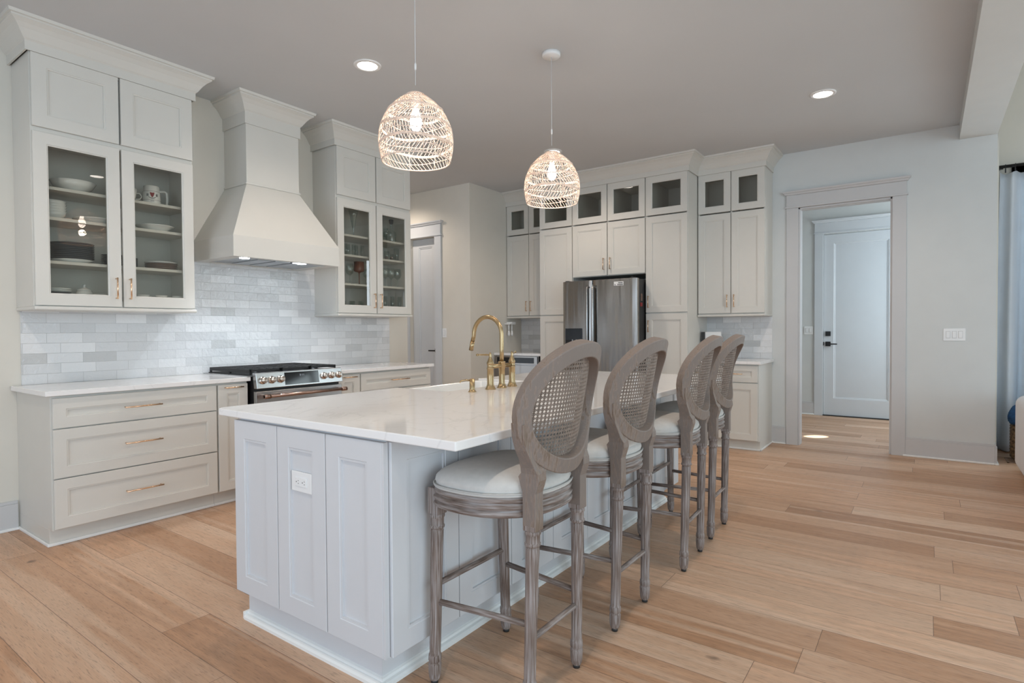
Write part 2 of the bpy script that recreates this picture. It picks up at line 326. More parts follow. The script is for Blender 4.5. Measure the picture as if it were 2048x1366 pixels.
class Sub(MB):
    """builder that takes world coordinates and subtracts its thing's origin"""
    def __init__(s, root): super().__init__(); s.o = root.location.copy(); s.root = root
    def build(s, name, mat, parent=None, **k):
        s.v = [(x-s.o.x, y-s.o.y, z-s.o.z) for x, y, z in s.v]
        return super().build(name, mat, parent or s.root, **k)
# local frames for faces of cabinets: axis 'y' faces -y (u is x), axis 'x' faces -x (u is y)
def P(ax, face, u, d, v): return (u, face-d, v) if ax == 'y' else (face-d, u, v)
def loft(mb, ax, face, u0, u1, v0, v1, steps, cap=True, back=None):
    rr = []
    for ins, d in steps:
        rr.append([P(ax, face, a, d, c) for a, c in ((u0+ins, v0+ins), (u1-ins, v0+ins), (u1-ins, v1-ins), (u0+ins, v1-ins))])
    mb.rings(rr, cap0=cap, cap1=cap, smooth=False, loop=not cap)
def fbox(mb, ax, face, u0, u1, v0, v1, d0, d1):
    a = P(ax, face, u0, d0, v0); c = P(ax, face, u1, d1, v1); mb.box(a[0], c[0], a[1], c[1], a[2], c[2])
def pull(root, ax, face, u, v, length, vert, parent, mat='gold', name='handle'):
    mb = Sub(root); h = length/2; so = .028; r = .0048
    e = [(u, v-h), (u, v+h)] if vert else [(u-h, v), (u+h, v)]
    q = [(u, v-h*.92), (u, v+h*.92)] if vert else [(u-h*.92, v), (u+h*.92, v)]
    mb.tube([P(ax, face, a, so, c) for a, c in e], r, 10)
    for a, c in q: mb.tube([P(ax, face, a, -.001, c), P(ax, face, a, so, c)], r*.95, 8)
    return mb.build(name, mat, parent)
TH = .02
def door(root, ax, front, u0, u1, v0, v1, frame=.062, kind='door', pulls=None, glassy=False, mat='paint', name='door', gmat='pane'):
    """front = plane of the door's front face; body goes back TH"""
    face = front+TH; mb = Sub(root)
    if not glassy:
        loft(mb, ax, face, u0, u1, v0, v1, [(0, 0), (0, TH-.0015), (.0015, TH), (frame, TH), (frame+.002, TH-.0025), (frame+.009, TH-.0030), (frame+.0095, TH-.010)])
    else:
        loft(mb, ax, face, u0, u1, v0, v1, [(0, 0), (0, TH-.0015), (.0015, TH), (frame, TH), (frame+.003, TH-.004), (frame+.008, TH-.0055), (frame+.008, 0)], cap=False)
    d = mb.build(name, mat)
    if glassy:
        g = Sub(root); f = frame+.004; fbox(g, ax, face, u0+f, u1-f, v0+f, v1-f, .006, .009); g.build('glass_pane', gmat, d)
    if pulls:
        pull(root, ax, front, *pulls, d)
    return d

# ================================================================== SETTING
CH = 3.11
YW, XW = 4.703, 6.77
struct('floor', MB().box(-3.2, 10.6, -5.2, 7.2, -.08, 0), 'floor')
struct('ceiling', MB().box(-3.2, 9.45, -.228, 7.2, CH, CH+.15), 'ceil')
struct('ceiling_beam', MB().box(-3.2, XW+.13, -.5, -.228, 2.975, 4.35), 'wall_cool')
mb = MB().box(-3.34, -3.2, -5.2, -1.4, 0, 4.35).box(-3.34, -3.2, 3.2, 4.85, 0, CH).box(-3.34, -3.2, -1.4, 3.2, 2.5, 4.35)
struct('wall_dining', mb, 'wall')
mb = MB()
for y in (-1.4, -.25, .9, 2.05, 3.15): mb.box(-3.32, -3.26, y, y+.05, 0, 2.5)
for z in (0, 2.44): mb.box(-3.32, -3.26, -1.4, 3.2, z, z+.08)
struct('window_2', mb, 'trim')
mb = MB().box(-3.34, -2.7, -5.34, -5.2, 0, 4.5).box(2.3, 7.8, -5.34, -5.2, 0, 4.5).box(-2.7, 2.3, -5.34, -5.2, 0, .2).box(-2.7, 2.3, -5.34, -5.2, 3.6, 4.5)
struct('wall_living_far', mb, 'wall')
mb = MB()
for x in (-2.7, -1.05, .6, 2.21): mb.box(x, x+.09, -5.30, -5.24, .2, 3.6)
for z in (.2, 2.3, 3.52): mb.box(-2.7, 2.3, -5.30, -5.24, z, z+.08)
struct('window_3', mb, 'trim')
struct('ceiling_living_room', MB().box(-3.2, 8.0, -5.2, -.5, 4.35, 4.5), 'ceil')
mb = MB().box(-3.2, 4.547, YW, YW+.14, 0, CH); struct('wall_range', mb, 'wall')
# fridge wall and doorway wall: one plane with an opening
mb = MB().box(XW, XW+.13, 1.117, 4.83, 0, CH).box(XW, XW+.13, -.5, .285, 0, CH).box(XW, XW+.13, .285, 1.117, 2.525, CH)
struct('wall_fridge', mb, 'wall_cool')
struct('wall_niche', MB().box(5.638, XW, 4.70, 4.83, 0, CH), 'wall')
mb = MB().box(5.638, 5.76, 4.83, 5.295, 0, CH).box(5.638, 5.76, 5.775, 7.2, 0, CH).box(5.638, 5.76, 5.295, 5.775, 2.497, CH)
struct('wall_pantry', mb, 'wall')
struct('wall_hallway_end', MB().box(3.2, 5.76, 6.9, 7.05, 0, CH), 'wall')
struct('wall_entry', MB().box(9.287, 9.42, 1.21, 3.2, 0, CH).box(9.287, 9.42, -.5, .28, 0, CH).box(9.287, 9.42, .28, 1.21, 2.575, CH), 'wall_cool')
struct('wall_entry_side', MB().box(XW+.13, 9.42, 3.0, 3.13, 0, CH), 'wall_cool')
struct('wall_living', MB().box(7.66, 7.8, -5.2, -4.7, 0, 4.35).box(7.66, 7.8, -.78, -.5, 0, 4.35).box(7.66, 7.8, -4.7, -.78, 2.75, 4.35).box(7.66, 7.8, -4.7, -.78, 0, .2), 'wall')
struct('wall_living_return', MB().box(XW+.13, 7.66, -.52, -.5, 0, 4.35), 'wall')
mb = MB()
for y0, y1 in ((-.85, -.78), (-4.7, -4.63), (-2.77, -2.71)): mb.box(7.64, 7.72, y0, y1, .2, 2.75)
mb.box(7.64, 7.72, -4.7, -.78, 2.68, 2.75).box(7.64, 7.72, -4.7, -.78, .2, .27)
w = struct('window_1', mb, 'trim')
g = MB().box(7.69, 7.695, -4.65, -.83, .25, 2.7).build('pane', MAT['ware'], w); g['kind'] = 'structure'
mb = MB().box(7.635, 7.66, -.78, -.67, .0, 2.86).box(7.635, 7.66, -4.8, -.67, 2.75, 2.86); struct('trim_window', mb, 'trim', .003)

# backsplash
struct('wall_range_backsplash', MB().box(1.163, 2.087, YW-.009, YW, .914, 1.413).box(2.087, 3.345, YW-.009, YW, .914, 1.84).box(3.345, 4.273, YW-.009, YW, .914, 1.413), 'tile_x')
struct('wall_fridge_backsplash', MB().box(XW-.009, XW, 1.375, 2.10, .914, 1.413).box(XW-.009, XW, 3.95, 4.70, .945, 1.413), 'tile_y')

def baseboard(name, boxes):
    mb = MB()
    for x0, x1, y0, y1, nx, ny in boxes:
        mb.box(x0, x1, y0, y1, .0, .165)
        mb.box(x0+(.006 if nx < 0 else 0), x1-(.006 if nx > 0 else 0), y0+(.006 if ny < 0 else 0), y1-(.006 if ny > 0 else 0), .165, .185)
    o = struct(name, mb, 'trim', .002)
    s = MB()
    for x0, x1, y0, y1, nx, ny in boxes:
        s.box(x0-(.013 if nx < 0 else 0), x1+(.013 if nx > 0 else 0), y0-(.013 if ny < 0 else 0), y1+(.013 if ny > 0 else 0), 0, .016)
    q = s.build('shoe_moulding', MAT['shoe'], o, .004); q['kind'] = 'structure'
baseboard('baseboard_range', [(-3.2, 1.13, YW-.016, YW, 0, -1)])
baseboard('baseboard_doorway', [(XW-.016, XW, -.5, .188, -1, 0), (XW-.016, XW+.13, -.516, -.5, -1, -1), (XW-.016, XW, 1.235, 1.39, -1, 0)])
baseboard('baseboard_entry', [(9.271, 9.287, 1.32, 3.0, -1, 0)])
baseboard('baseboard_pantry', [(5.622, 5.638, 4.70, 5.185, -1, 0)])

def casing(name, X, y0, y1, ztop, w=.112, hh=.15, mat='trim'):
    mb = MB(); t_ = .02
    mb.box(X-t_, X, y0-w, y0, 0, ztop); mb.box(X-t_, X, y1, y1+w, 0, ztop)
    mb.box(X-t_-.012, X, y0-w-.012, y1+w+.012, ztop, ztop+.018)
    mb.box(X-t_-.004, X, y0-w, y1+w, ztop+.018, ztop+hh)
    o = struct(name, mb, mat, .002)
    prof = [(0, 0), (.012, .004), (.018, .018), (.030, .026), (.034, .036), (.034, .042), (0, .042)]
    q = MB(); rr = []
    for yy, sgn in ((y0-w, -1), (y1+w, 1)):
        rr.append([(X-t_-.004-a, yy+sgn*a, ztop+hh+c) for a, c in prof])
    q.rings(rr, smooth=False)
    for yy, sgn in ((y0-w, -1), (y1+w, 1)):
        q.rings([[(X-t_-.004-a, yy+sgn*a, ztop+hh+c) for a, c in prof], [(X, yy+sgn*a, ztop+hh+c) for a, c in prof]], smooth=False)
    z = q.build('casing_cap', MAT[mat], o); z['kind'] = 'structure'
    return o
casing('trim_doorway', XW, .285, 1.117, 2.522, w=.115, hh=.135)
j = MB().box(XW, XW+.13, 1.100, 1.117, 0, 2.522).box(XW, XW+.13, .285, .302, 0, 2.522).box(XW, XW+.13, .285, 1.117, 2.505, 2.522)
struct('trim_doorway_jamb', j, 'trim', .002)
casing('trim_entry_door', 9.287, .295, 1.21, 2.585, w=.11, hh=.15, mat='doorp')
casing('trim_pantry_door', 5.638, 5.295, 5.775, 2.497, w=.112, hh=.15, mat='doorp')
def slab(name, X, y0, y1, z0, z1, fr, hy, hdir, mat='doorp'):
    mb = MB(); rr = []
    for ins, d in [(0, 0), (0, .04), (fr, .04), (fr+.006, .034), (fr+.018, .032), (fr+.02, .026)]:
        rr.append([(X-d+.04, a, c) for a, c in ((y0+ins, z0+ins*1.0+(fr*.9 if ins > 0 else 0)), (y1-ins, z0+ins+(fr*.9 if ins > 0 else 0)), (y1-ins, z1-ins), (y0+ins, z1-ins))])
    mb.rings(rr, smooth=False); o = struct(name, mb, mat, .001)
    return o
d = slab('door_entry', 9.30, .30, 1.205, .012, 2.57, .125, 1.14, -1)
for n_, mbx in (('deadbolt', MB().box(9.275, 9.3, 1.115, 1.18, 1.135, 1.2)),
               ('door_handle', MB().box(9.275, 9.3, 1.115, 1.18, .99, 1.055).tube([(9.29, 1.148, 1.022), (9.235, 1.148, 1.022), (9.235, 1.03, 1.022)], .009, 8)),
               ('latch', MB().box(9.28, 9.3, 1.2, 1.209, 1.0, 1.05))):
    q = mbx.build(n_, MAT['black'], d, .002); q['kind'] = 'structure'
q = MB().box(9.26, 9.42, .28, 1.21, 0, .012).build('threshold', MAT['black'], d); q['kind'] = 'structure'
d = slab('door_pantry', 5.70, 5.297, 5.773, .012, 2.49, .11, 5.3, 1)
q = MB().box(5.68, 5.7, 5.31, 5.36, .955, 1.005).tube([(5.69, 5.335, .98), (5.645, 5.335, .98), (5.645, 5.44, .98)], .010, 8).build('door_handle', MAT['black'], d, .002); q['kind'] = 'structure'

# ================================================================== CROWN PROFILE
CROWN = [(0, 0), (.0, .055), (.004, .06), (.010, .066), (.020, .082), (.036, .108), (.056, .132), (.074, .146), (.080, .150), (.080, .160), (.092, .163), (.096, .180)]
def crown_mb(mb, pts, z0, ends=(True, True), prof=None, zs=1.0, os_=1.0):
    """pts: plan polyline seen with outward side on its right hand"""
    prof = prof or CROWN; n = len(pts); rr = []
    for i, p in enumerate(pts):
        p = Vector(p)
        dirs = []
        if i > 0: dirs.append((p-Vector(pts[i-1])).normalized())
        if i < n-1: dirs.append((Vector(pts[i+1])-p).normalized())
        nr = [Vector((dd.y, -dd.x)) for dd in dirs]
        if len(nr) == 2:
            s_ = nr[0]+nr[1]; mit = s_/(s_.dot(nr[0]))
        else: mit = nr[0]
        rr.append([(p.x+mit.x*a*os_, p.y+mit.y*a*os_, z0+c*zs) for a, c in prof]+[(p.x-mit.x*.01, p.y-mit.y*.01, z0+prof[-1][1]*zs), (p.x-mit.x*.01, p.y-mit.y*.01, z0)])
    mb.rings(rr, smooth=False)

# ================================================================== RANGE WALL CABINETS
def glass_upper(x0, x1, label, nm):
    root = thing('glass_front_cabinet', (x0, YW, 1.39), label, 'cabinet', 'tall glass-front wall cabinets beside the hood')
    fr = 4.349; cf = fr+TH+.002; t_ = .018; X0, X1 = x0, x1; yb = YW-.001
    mb = Sub(root)
    mb.box(X0, X0+t_, cf, yb, 1.41, 2.94).box(X1-t_, X1, cf, yb, 1.41, 2.94)
    mb.box(X0+t_, X1-t_, cf, yb, 1.41, 1.455).box(X0+t_, X1-t_, cf, yb, 2.455, 2.495).box(X0+t_, X1-t_, cf, yb, 2.92, 2.94)
    mb.build('cabinet_body', 'paint', bevel=.001)
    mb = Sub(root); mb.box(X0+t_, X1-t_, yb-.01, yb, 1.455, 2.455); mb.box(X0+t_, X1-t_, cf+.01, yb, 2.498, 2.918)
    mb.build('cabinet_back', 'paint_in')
    xm = (X0+X1)/2
    for z in (2.151, 1.964, 1.695):
        mb = Sub(root); mb.box(X0+t_, X1-t_, cf+.02, yb-.01, z-.019, z); mb.build('shelf', 'paint', bevel=.001)
    for k, (a, c) in enumerate(((X0+.005, xm-.006), (xm+.006, X1-.005))):
        door(root, 'y', fr, a, c, 2.492, 2.929, frame=.075)
        hu = c-.034 if k == 0 else a+.034
        door(root, 'y', fr, a, c, 1.416, 2.462, frame=.068, glassy=True, pulls=(hu, 1.538, .14, True))
    mb = Sub(root); mb.box(X0-.004, X1+.004, fr-.012, yb, 1.388, 1.41); mb.build('light_rail', 'paint', bevel=.006)
    mb = Sub(root)
    pts = [(X0-.022, yb), (X0-.022, fr-.004), (X1+.022, fr-.004), (X1+.022, yb)]
    crown_mb(mb, [(a, c) for a, c in pts], 2.93)
    mb.build('crown_moulding', 'paint')
    return root
glass_upper(1.148, 2.087, 'white glass-front wall cabinet of dark plates and a crested stein, by the bare end wall', 'L')
glass_upper(3.345, 4.268, 'white glass-front wall cabinet of wine glasses and tumblers, between hood and hallway', 'R')

# ---- base cabinets on the range wall
def base(name, x0, x1, label, end0=False, end1=False, group=None):
    root = thing(name, (x0, YW, 0), label, 'cabinet', group); cf = 4.073+TH+.002; yb = YW-.001
    mb = Sub(root); mb.box(x0, x1, cf, yb, .10, .883); mb.box(x0 if end0 else x0, x1, 4.148, yb, 0, .10); mb.build('cabinet_body', 'paint', bevel=.001)
    mb = Sub(root); mb.box(x0-(.012 if end0 else 0), x1+(.012 if end1 else 0), 4.135, 4.148, 0, .018)
    if end0: mb.box(x0-.012, x0, 4.14, yb, 0, .018)
    if end1: mb.box(x1, x1+.012, 4.14, yb, 0, .018)
    mb.build('base_moulding', 'shoe', bevel=.004)
    return root
bf = 4.073
GB = 'white base cabinets under the range wall counters'
r = base('drawer_cabinet', 1.138, 2.092, 'wide white three-drawer base cabinet standing at the bare end wall', True, group=GB)
for v0, v1 in ((.694, .868), (.404, .687), (.110, .397)):
    door(r, 'y', bf, 1.146, 2.086, v0, v1, frame=.062, name='drawer', pulls=(1.613, (v0+v1)/2 if v1 < .5 or v1 > .8 else .555, .215, False))
r = base('pull_out_cabinet', 2.093, 2.322, 'narrow white base cabinet against the black side of the range, next to three drawers', group=GB)
door(r, 'y', bf, 2.099, 2.317, .110, .868, frame=.062, pulls=(2.208, .848, .13, False))
r = base('pull_out_cabinet', 3.122, 3.362, 'narrow white base cabinet between the range and the double-width far drawers', group=GB)
door(r, 'y', bf, 3.128, 3.357, .110, .868, frame=.062, pulls=(3.243, .848, .13, False))
r = base('drawer_cabinet', 3.363, 4.255, 'wide white drawer base cabinet ending at the hallway corner', False, True, group=GB)
for v0, v1 in ((.712, .868), (.410, .704), (.110, .402)):
    door(r, 'y', bf, 3.369, 4.250, v0, v1, frame=.058, name='drawer', pulls=(3.83, (v0+v1)/2, .215, False))
def counter(name, label, poly, z0, z1, mat='quartz', bevel=.003):
    cx = sum(p[0] for p in poly)/len(poly); cy = sum(p[1] for p in poly)/len(poly)
    mb = MB(); mb.prism([(x-cx, y-cy) for x, y in poly], 0, z1-z0); o = mb.build(name, mat, bevel=bevel); o.location = (cx, cy, z0); return tag(o, label, 'countertop')
counter('countertop', 'white quartz counter over the three drawers, end wall to range', [(1.107, 4.053), (2.331, 4.053), (2.331, YW-.01), (1.107, YW-.01)], .884, .914)
counter('countertop', 'white quartz counter from the range to the hallway corner', [(3.106, 4.053), (4.285, 4.053), (4.285, YW-.01), (3.106, YW-.01)], .884, .914)

# ---- hood
r = thing('range_hood', (2.71, YW, 1.80), 'tapered cream plaster-style range hood with crown, over the cooktop', 'range hood')
yb = YW-.002
hx0, hx1, hy = 2.243, 3.175, 4.104; mx0, mx1, my = 2.505, 2.974, 4.373
mb = Sub(r)
mb.rings([[(hx0, yb, z), (hx0, hy, z), (hx1, hy, z), (hx1, yb, z)] for z in (1.812, 1.957)]+[[(mx0, yb, 2.418), (mx0, my, 2.418), (mx1, my, 2.418), (mx1, yb, 2.418)]], smooth=False, cap0=False)
mb.rings([[(hx0, yb, 1.812), (hx0, hy, 1.812), (hx1, hy, 1.812), (hx1, yb, 1.812)], [(hx0, yb, 1.802), (hx0, hy, 1.802), (hx1, hy, 1.802), (hx1, yb, 1.802)]], smooth=False, cap0=False, cap1=False)
q = .09
mb.rings([[(hx0, yb, 1.802), (hx0, hy, 1.802), (hx1, hy, 1.802), (hx1, yb, 1.802)], [(hx0+q, yb-.05, 1.802), (hx0+q, hy+.05, 1.802), (hx1-q, hy+.05, 1.802), (hx1-q, yb-.05, 1.802)], [(hx0+q, yb-.05, 1.83), (hx0+q, hy+.05, 1.83), (hx1-q, hy+.05, 1.83), (hx1-q, yb-.05, 1.83)]], smooth=False, cap0=False, cap1=False)
mb.build('hood_canopy', 'paint')
mb = Sub(r); mb.box(mx0, mx1, my, yb, 2.418, 3.09); mb.build('chimney', 'paint', bevel=.001)
mb = Sub(r); mb.box(mx0-.010, mx1+.010, my-.010, yb, 2.415, 2.428); mb.build('ledge', 'paint', bevel=.003)
mb = Sub(r); crown_mb(mb, [(mx0-.012, yb), (mx0-.012, my-.012), (mx1+.012, my-.012), (mx1+.012, yb)], 2.89, prof=[(0, 0), (0, .095)]+[(a+.0, c+.04) for a, c in CROWN[2:]]); mb.build('crown_moulding', 'paint')
mb = Sub(r); mb.box(hx0+q, hx1-q, hy+.05, yb-.05, 1.808, 1.83)
for k in range(3): mb.box(2.50+.15*k, 2.62+.15*k, 4.22, 4.60, 1.802, 1.809)
mb.build('filter_insert', 'hoodsteel', bevel=.001)
for x, y in ((2.372, 4.185), (2.86, 4.185)):
    mb = Sub(r); mb.lathe([(.036, 0), (.036, .008)], (x, y, 1.800), 20); mb.build('hood_light', 'hood_on')
    l = bpy.data.lights.new('hood_glow', 'SPOT'); l.energy = 24; l.color = (.80, .90, 1.0); l.spot_size = 2.2; l.spot_blend = .8; l.shadow_soft_size = .035
    o = bpy.data.objects.new('hood_glow', l); S.collection.objects.link(o); o.parent = r; o.location = (x-r.location.x, y-r.location.y, -.006)

# ---- range
r = thing('gas_range', (2.72, YW, 0), 'stainless gas range with black grates, six knobs and a copper handle', 'range')
x0, x1 = 2.340, 3.104
mb = Sub(r); mb.box(x0+.004, x1-.004, 4.035, 4.66, .05, .912); mb.build('oven_body', 'black')
mb = Sub(r); mb.rings([[(x, 4.005, .942), (x, 3.985, .825), (x, 4.03, .825), (x, 4.05, .942)] for x in (x0, x1)], smooth=False); cp = mb.build('control_panel', 'steel2', bevel=.004)
sl = lambda z: 4.005-(.942-z)*.171
mb = Sub(r); mb.add([(2.572, sl(.93)-.0015, .932), (2.875, sl(.93)-.0015, .932), (2.875, sl(.838)-.0015, .838), (2.572, sl(.838)-.0015, .838), (2.572, sl(.93)+.004, .932), (2.875, sl(.93)+.004, .932), (2.875, sl(.838)+.004, .838), (2.572, sl(.838)+.004, .838)], [(0, 1, 2, 3), (4, 7, 6, 5), (0, 4, 5, 1), (1, 5, 6, 2), (2, 6, 7, 3), (3, 7, 4, 0)])
dp = mb.build('display', 'bglass', cp)
mb = Sub(r)
def seg7(mb, u, v, w, h, on):
    q = .0016; yy = lambda z: sl(z)-.003
    B = dict(t=(u, u+w, v+h-q, v+h), m=(u, u+w, v+h/2-q/2, v+h/2+q/2), b=(u, u+w, v, v+q), ul=(u, u+q, v+h/2, v+h), ur=(u+w-q, u+w, v+h/2, v+h), ll=(u, u+q, v, v+h/2), lr=(u+w-q, u+w, v, v+h/2))
    for k in on: a, c, e, g_ = B[k]; mb.box(a, c, yy(e)-.0006, yy(e)+.001, e, g_)
seg7(mb, 2.702, .900, .008, .014, ('t', 'm', 'b', 'ur', 'lr')); seg7(mb, 2.722, .900, .004, .014, ('ur', 'lr')); seg7(mb, 2.734, .900, .004, .014, ('ur', 'lr'))
for z in (.9035, .909): mb.box(2.7145, 2.7160, sl(z)-.0036, sl(z)-.002, z, z+.0015)
mb.build('display_digits', 'digits', dp)
for i, x in enumerate((2.392, 2.465, 2.538, 2.925, 3.0, 3.072)):
    z = .885; mb = Sub(r); y = sl(z); n = Vector((0, -1, .171)).normalized(); c = Vector((x, y, z))
    prof = [(0.0, .0285), (.004, .0285), (.006, .024), (.022, .0215), (.030, .021), (.033, .017), (.033, .001)]
    ref = Vector((1, 0, 0)); bb = n.cross(ref)
    mb.rings([[tuple(c+n*h+ref*(q*math.cos(2*PI*k/20))+bb*(q*math.sin(2*PI*k/20))) for k in range(20)] for h, q in prof], cap0=False)
    mb.box(x-.004, x+.004, y-.040, y-.030, z-.018, z+.022)
    mb.build('knob', 'chrome', cp)
mb = Sub(r); mb.box(x0, x1, 3.998, 4.035, .20, .805); od = mb.build('oven_door', 'steel2', bevel=.004)
mb = Sub(r); mb.box(x0+.10, x1-.10, 3.994, 4.0, .32, .68); mb.build('oven_window', 'bglass', od)
mb = Sub(r); mb.tube([(x0+.03, 3.945, .768), (x1+.005, 3.945, .768)], .0115, 14)
for a in (x0+.03, x1-.045): mb.tube([(a, 3.945, .768), (a+.05, 3.945, .768)], .0165, 14); mb.box(a+.005, a+.04, 3.945, 4.0, .757, .779)
mb.build('oven_handle', 'copper', od)
mb = Sub(r); mb.box(x0, x1, 4.0, 4.035, .05, .19); mb.build('warming_drawer', 'steel2', bevel=.004)
mb = Sub(r); mb.box(2.300, 3.138, 4.05, YW-.012, .9145, .922).box(2.36, 3.09, 4.03, 4.06, .905, .93); mb.build('cooktop', 'steel2', bevel=.002)
mb = Sub(r); mb.box(2.335, 3.105, 4.065, 4.675, .922, .927); mb.build('cooktop_pan', 'iron')
for k in range(3):
    gx0 = 2.338+k*.257; gx1 = gx0+.25; mb = Sub(r); zt0, zt1 = .948, .965
    for a in (gx0, gx1-.012): mb.box(a, a+.012, 4.075, 4.665, zt0-.008, zt1)
    for a in (4.075, 4.36, 4.653): mb.box(gx0, gx1, a, a+.012, zt0, zt1)
    for a in (.06, .12, .18): mb.box(gx0+a, gx0+a+.010, 4.085, 4.655, zt0+.004, zt1)
    for a in (4.16, 4.22, 4.29, 4.44, 4.51, 4.58): mb.box(gx0, gx1, a, a+.009, zt0+.004, zt1)
    for a in (gx0, gx1-.014):
        for c in (4.075, 4.36, 4.651): mb.box(a, a+.014, c, c+.014, .922, zt0)
    mb.build('burner_grate', 'iron', bevel=.0015)
for x, y in ((2.46, 4.21), (2.46, 4.52), (2.72, 4.36), (2.98, 4.21), (2.98, 4.52)):
    mb = Sub(r); mb.lathe([(.045, 0), (.045, .008), (.034, .009), (.034, .017), (.005, .018)], (x, y, .926), 20); mb.build('burner', 'black')

# ================================================================== FRIDGE WALL
XT = 6.10
def tall(name, label, y0, y1, splits, hu, hz, group=None):
    r = thing(name, (XW, (y0+y1)/2, 0), label, 'cabinet', group); cf = XT+TH+.002; xb = XW-.001; mb = Sub(r); t_ = .018
    mb.box(cf, xb, y0, y0+t_, .1, 2.945).box(cf, xb, y1-t_, y1, .1, 2.945).box(cf, xb, y0+t_, y1-t_, 2.925, 2.945).box(cf, xb, y0+t_, y1-t_, .1, 2.495).box(cf+.06, xb, y0, y1, 0, .1)
    mb.build('cabinet_body', 'paint', bevel=.001)
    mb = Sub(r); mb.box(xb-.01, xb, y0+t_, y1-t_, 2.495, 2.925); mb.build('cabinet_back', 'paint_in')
    mb = Sub(r); mb.box(cf+.045, cf+.06, y0, y1, 0, .018); mb.build('base_moulding', 'shoe', bevel=.003)
    door(r, 'x', XT, y0+.005, y1-.005, 2.503, 2.929, frame=.066, glassy=True)
    door(r, 'x', XT, y0+.005, y1-.005, 1.444-.012, 2.487, frame=.066, pulls=(hu, hz[0], .13, True))
    door(r, 'x', XT, y0+.005, y1-.005, .11, 1.418, frame=.066, pulls=(hu, hz[1], .13, True))
    return r
GT = 'tall pantry cabinets flanking the refrigerator'
tall('tall_pantry_cabinet', 'tall white pantry cabinet between the refrigerator and the microwave nook', 3.485, 3.955, None, 3.525, (1.55, 1.28), GT)
tall('tall_pantry_cabinet', 'tall white pantry cabinet beside the black side of the refrigerator', 2.078, 2.553, None, 2.515, (1.55, 1.28), GT)
r = thing('over_fridge_cabinet', (XW, 3.02, 1.87), 'white double-door cabinet with two small glass doors over the refrigerator', 'cabinet')
cf = XT+TH+.002; xb = XW-.001; mb = Sub(r)
mb.box(cf, xb, 2.554, 2.572, 1.87, 2.945).box(cf, xb, 3.466, 3.484, 1.87, 2.945).box(cf, xb, 2.572, 3.466, 2.925, 2.945).box(cf, xb, 2.572, 3.466, 1.87, 2.495).box(cf, xb, 3.011, 3.029, 2.495, 2.925)
mb.build('cabinet_body', 'paint', bevel=.001)
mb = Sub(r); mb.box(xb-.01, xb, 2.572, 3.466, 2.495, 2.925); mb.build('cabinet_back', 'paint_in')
for k, (a, c) in enumerate(((2.559, 3.014), (3.026, 3.479))):
    door(r, 'x', XT, a, c, 2.503, 2.929, frame=.066, glassy=True)
    door(r, 'x', XT, a, c, 1.877, 2.487, frame=.066, pulls=((2.978, 3.062)[k], 2.01, .135, True))
mb = MB(); crown_mb(mb, [(XW-.001, 3.955+.016), (XT-.016+.01, 3.955+.016), (XT-.016+.01, 2.078-.016), (XW-.001, 2.078-.016)], 2.93)
struct('trim_crown_tall_cabinets', mb, 'paint')

def wallcab(label, y0, y1, ym, z0, zs, hz, group, crown):
    r = thing('wall_cabinet', (XW, (y0+y1)/2, z0), label, 'cabinet', group); FX = 6.415; cf = FX+TH+.002; xb = XW-.001; t_ = .018; mb = Sub(r)
    mb.box(cf, xb, y0, y0+t_, z0, 2.945).box(cf, xb, y1-t_, y1, z0, 2.945).box(cf, xb, y0+t_, y1-t_, 2.925, 2.945).box(cf, xb, y0+t_, y1-t_, z0, zs).box(cf, xb, ym-.009, ym+.009, zs, 2.925)
    mb.build('cabinet_body', 'paint', bevel=.001)
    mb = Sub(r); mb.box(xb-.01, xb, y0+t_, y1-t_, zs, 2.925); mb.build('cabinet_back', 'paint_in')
    for k, (a, c) in enumerate(((y0+.005, ym-.004), (ym+.004, y1-.005))):
        door(r, 'x', FX, a, c, zs+.010, 2.93, frame=.066, glassy=True)
        door(r, 'x', FX, a, c, z0+.012, zs-.006, frame=.066, pulls=((ym-.036, ym+.036)[k], hz, .135, True))
    mb = Sub(r); mb.box(FX-.012, xb, y0-(.004 if crown else 0), y1, z0-.022, z0); mb.build('light_rail', 'paint', bevel=.006)
    return r
GW = 'white wall cabinets on the refrigerator wall'
wallcab('white double-door wall cabinet over the tiled nook beside the doorway', 1.374, 2.072, 1.717, 1.402, 2.497, 1.545, GW, True)
wallcab('white double-door wall cabinet in the corner nook over the microwave', 3.972, 4.694, 4.330, 1.43, 2.525, 1.567, GW, False)
mb = MB(); crown_mb(mb, [(6.405, 2.078-.004), (6.405, 1.374-.012), (XW-.001, 1.374-.012)], 2.93); struct('trim_crown_doorway_nook', mb, 'paint')
mb = MB(); crown_mb(mb, [(6.405, 4.698), (6.405, 3.955+.02)], 2.93); struct('trim_crown_corner_nook', mb, 'paint')

r = thing('base_cabinet', (XW, 1.72, 0), 'white base cabinet with doors and drawers between doorway and tall pantry', 'cabinet')
FX = 6.14; cf = FX+TH+.002; xb = XW-.001
mb = Sub(r); mb.box(cf, xb, 1.375, 2.075, .1, .883).box(cf+.055, xb, 1.375, 2.075, 0, .1); mb.build('cabinet_body', 'paint', bevel=.001)
mb = Sub(r); mb.box(cf+.043, cf+.055, 1.363, 2.075, 0, .018).box(cf+.043, xb, 1.363, 1.375, 0, .018); mb.build('base_moulding', 'shoe', bevel=.004)
for k, (a, c) in enumerate(((1.384, 1.718), (1.726, 2.068))):
    door(r, 'x', FX, a, c, .110, .690, frame=.062, pulls=((1.690, 1.76)[k], .56, .13, True))
    door(r, 'x', FX, a, c, .700, .868, frame=.05, name='drawer', pulls=((a+c)/2+.04, .785, .13, False))
counter('countertop', 'short white quartz counter in the nook beside the doorway', [(6.12, 1.351), (XW-.01, 1.351), (XW-.01, 2.073), (6.12, 2.073)], .884, .914)
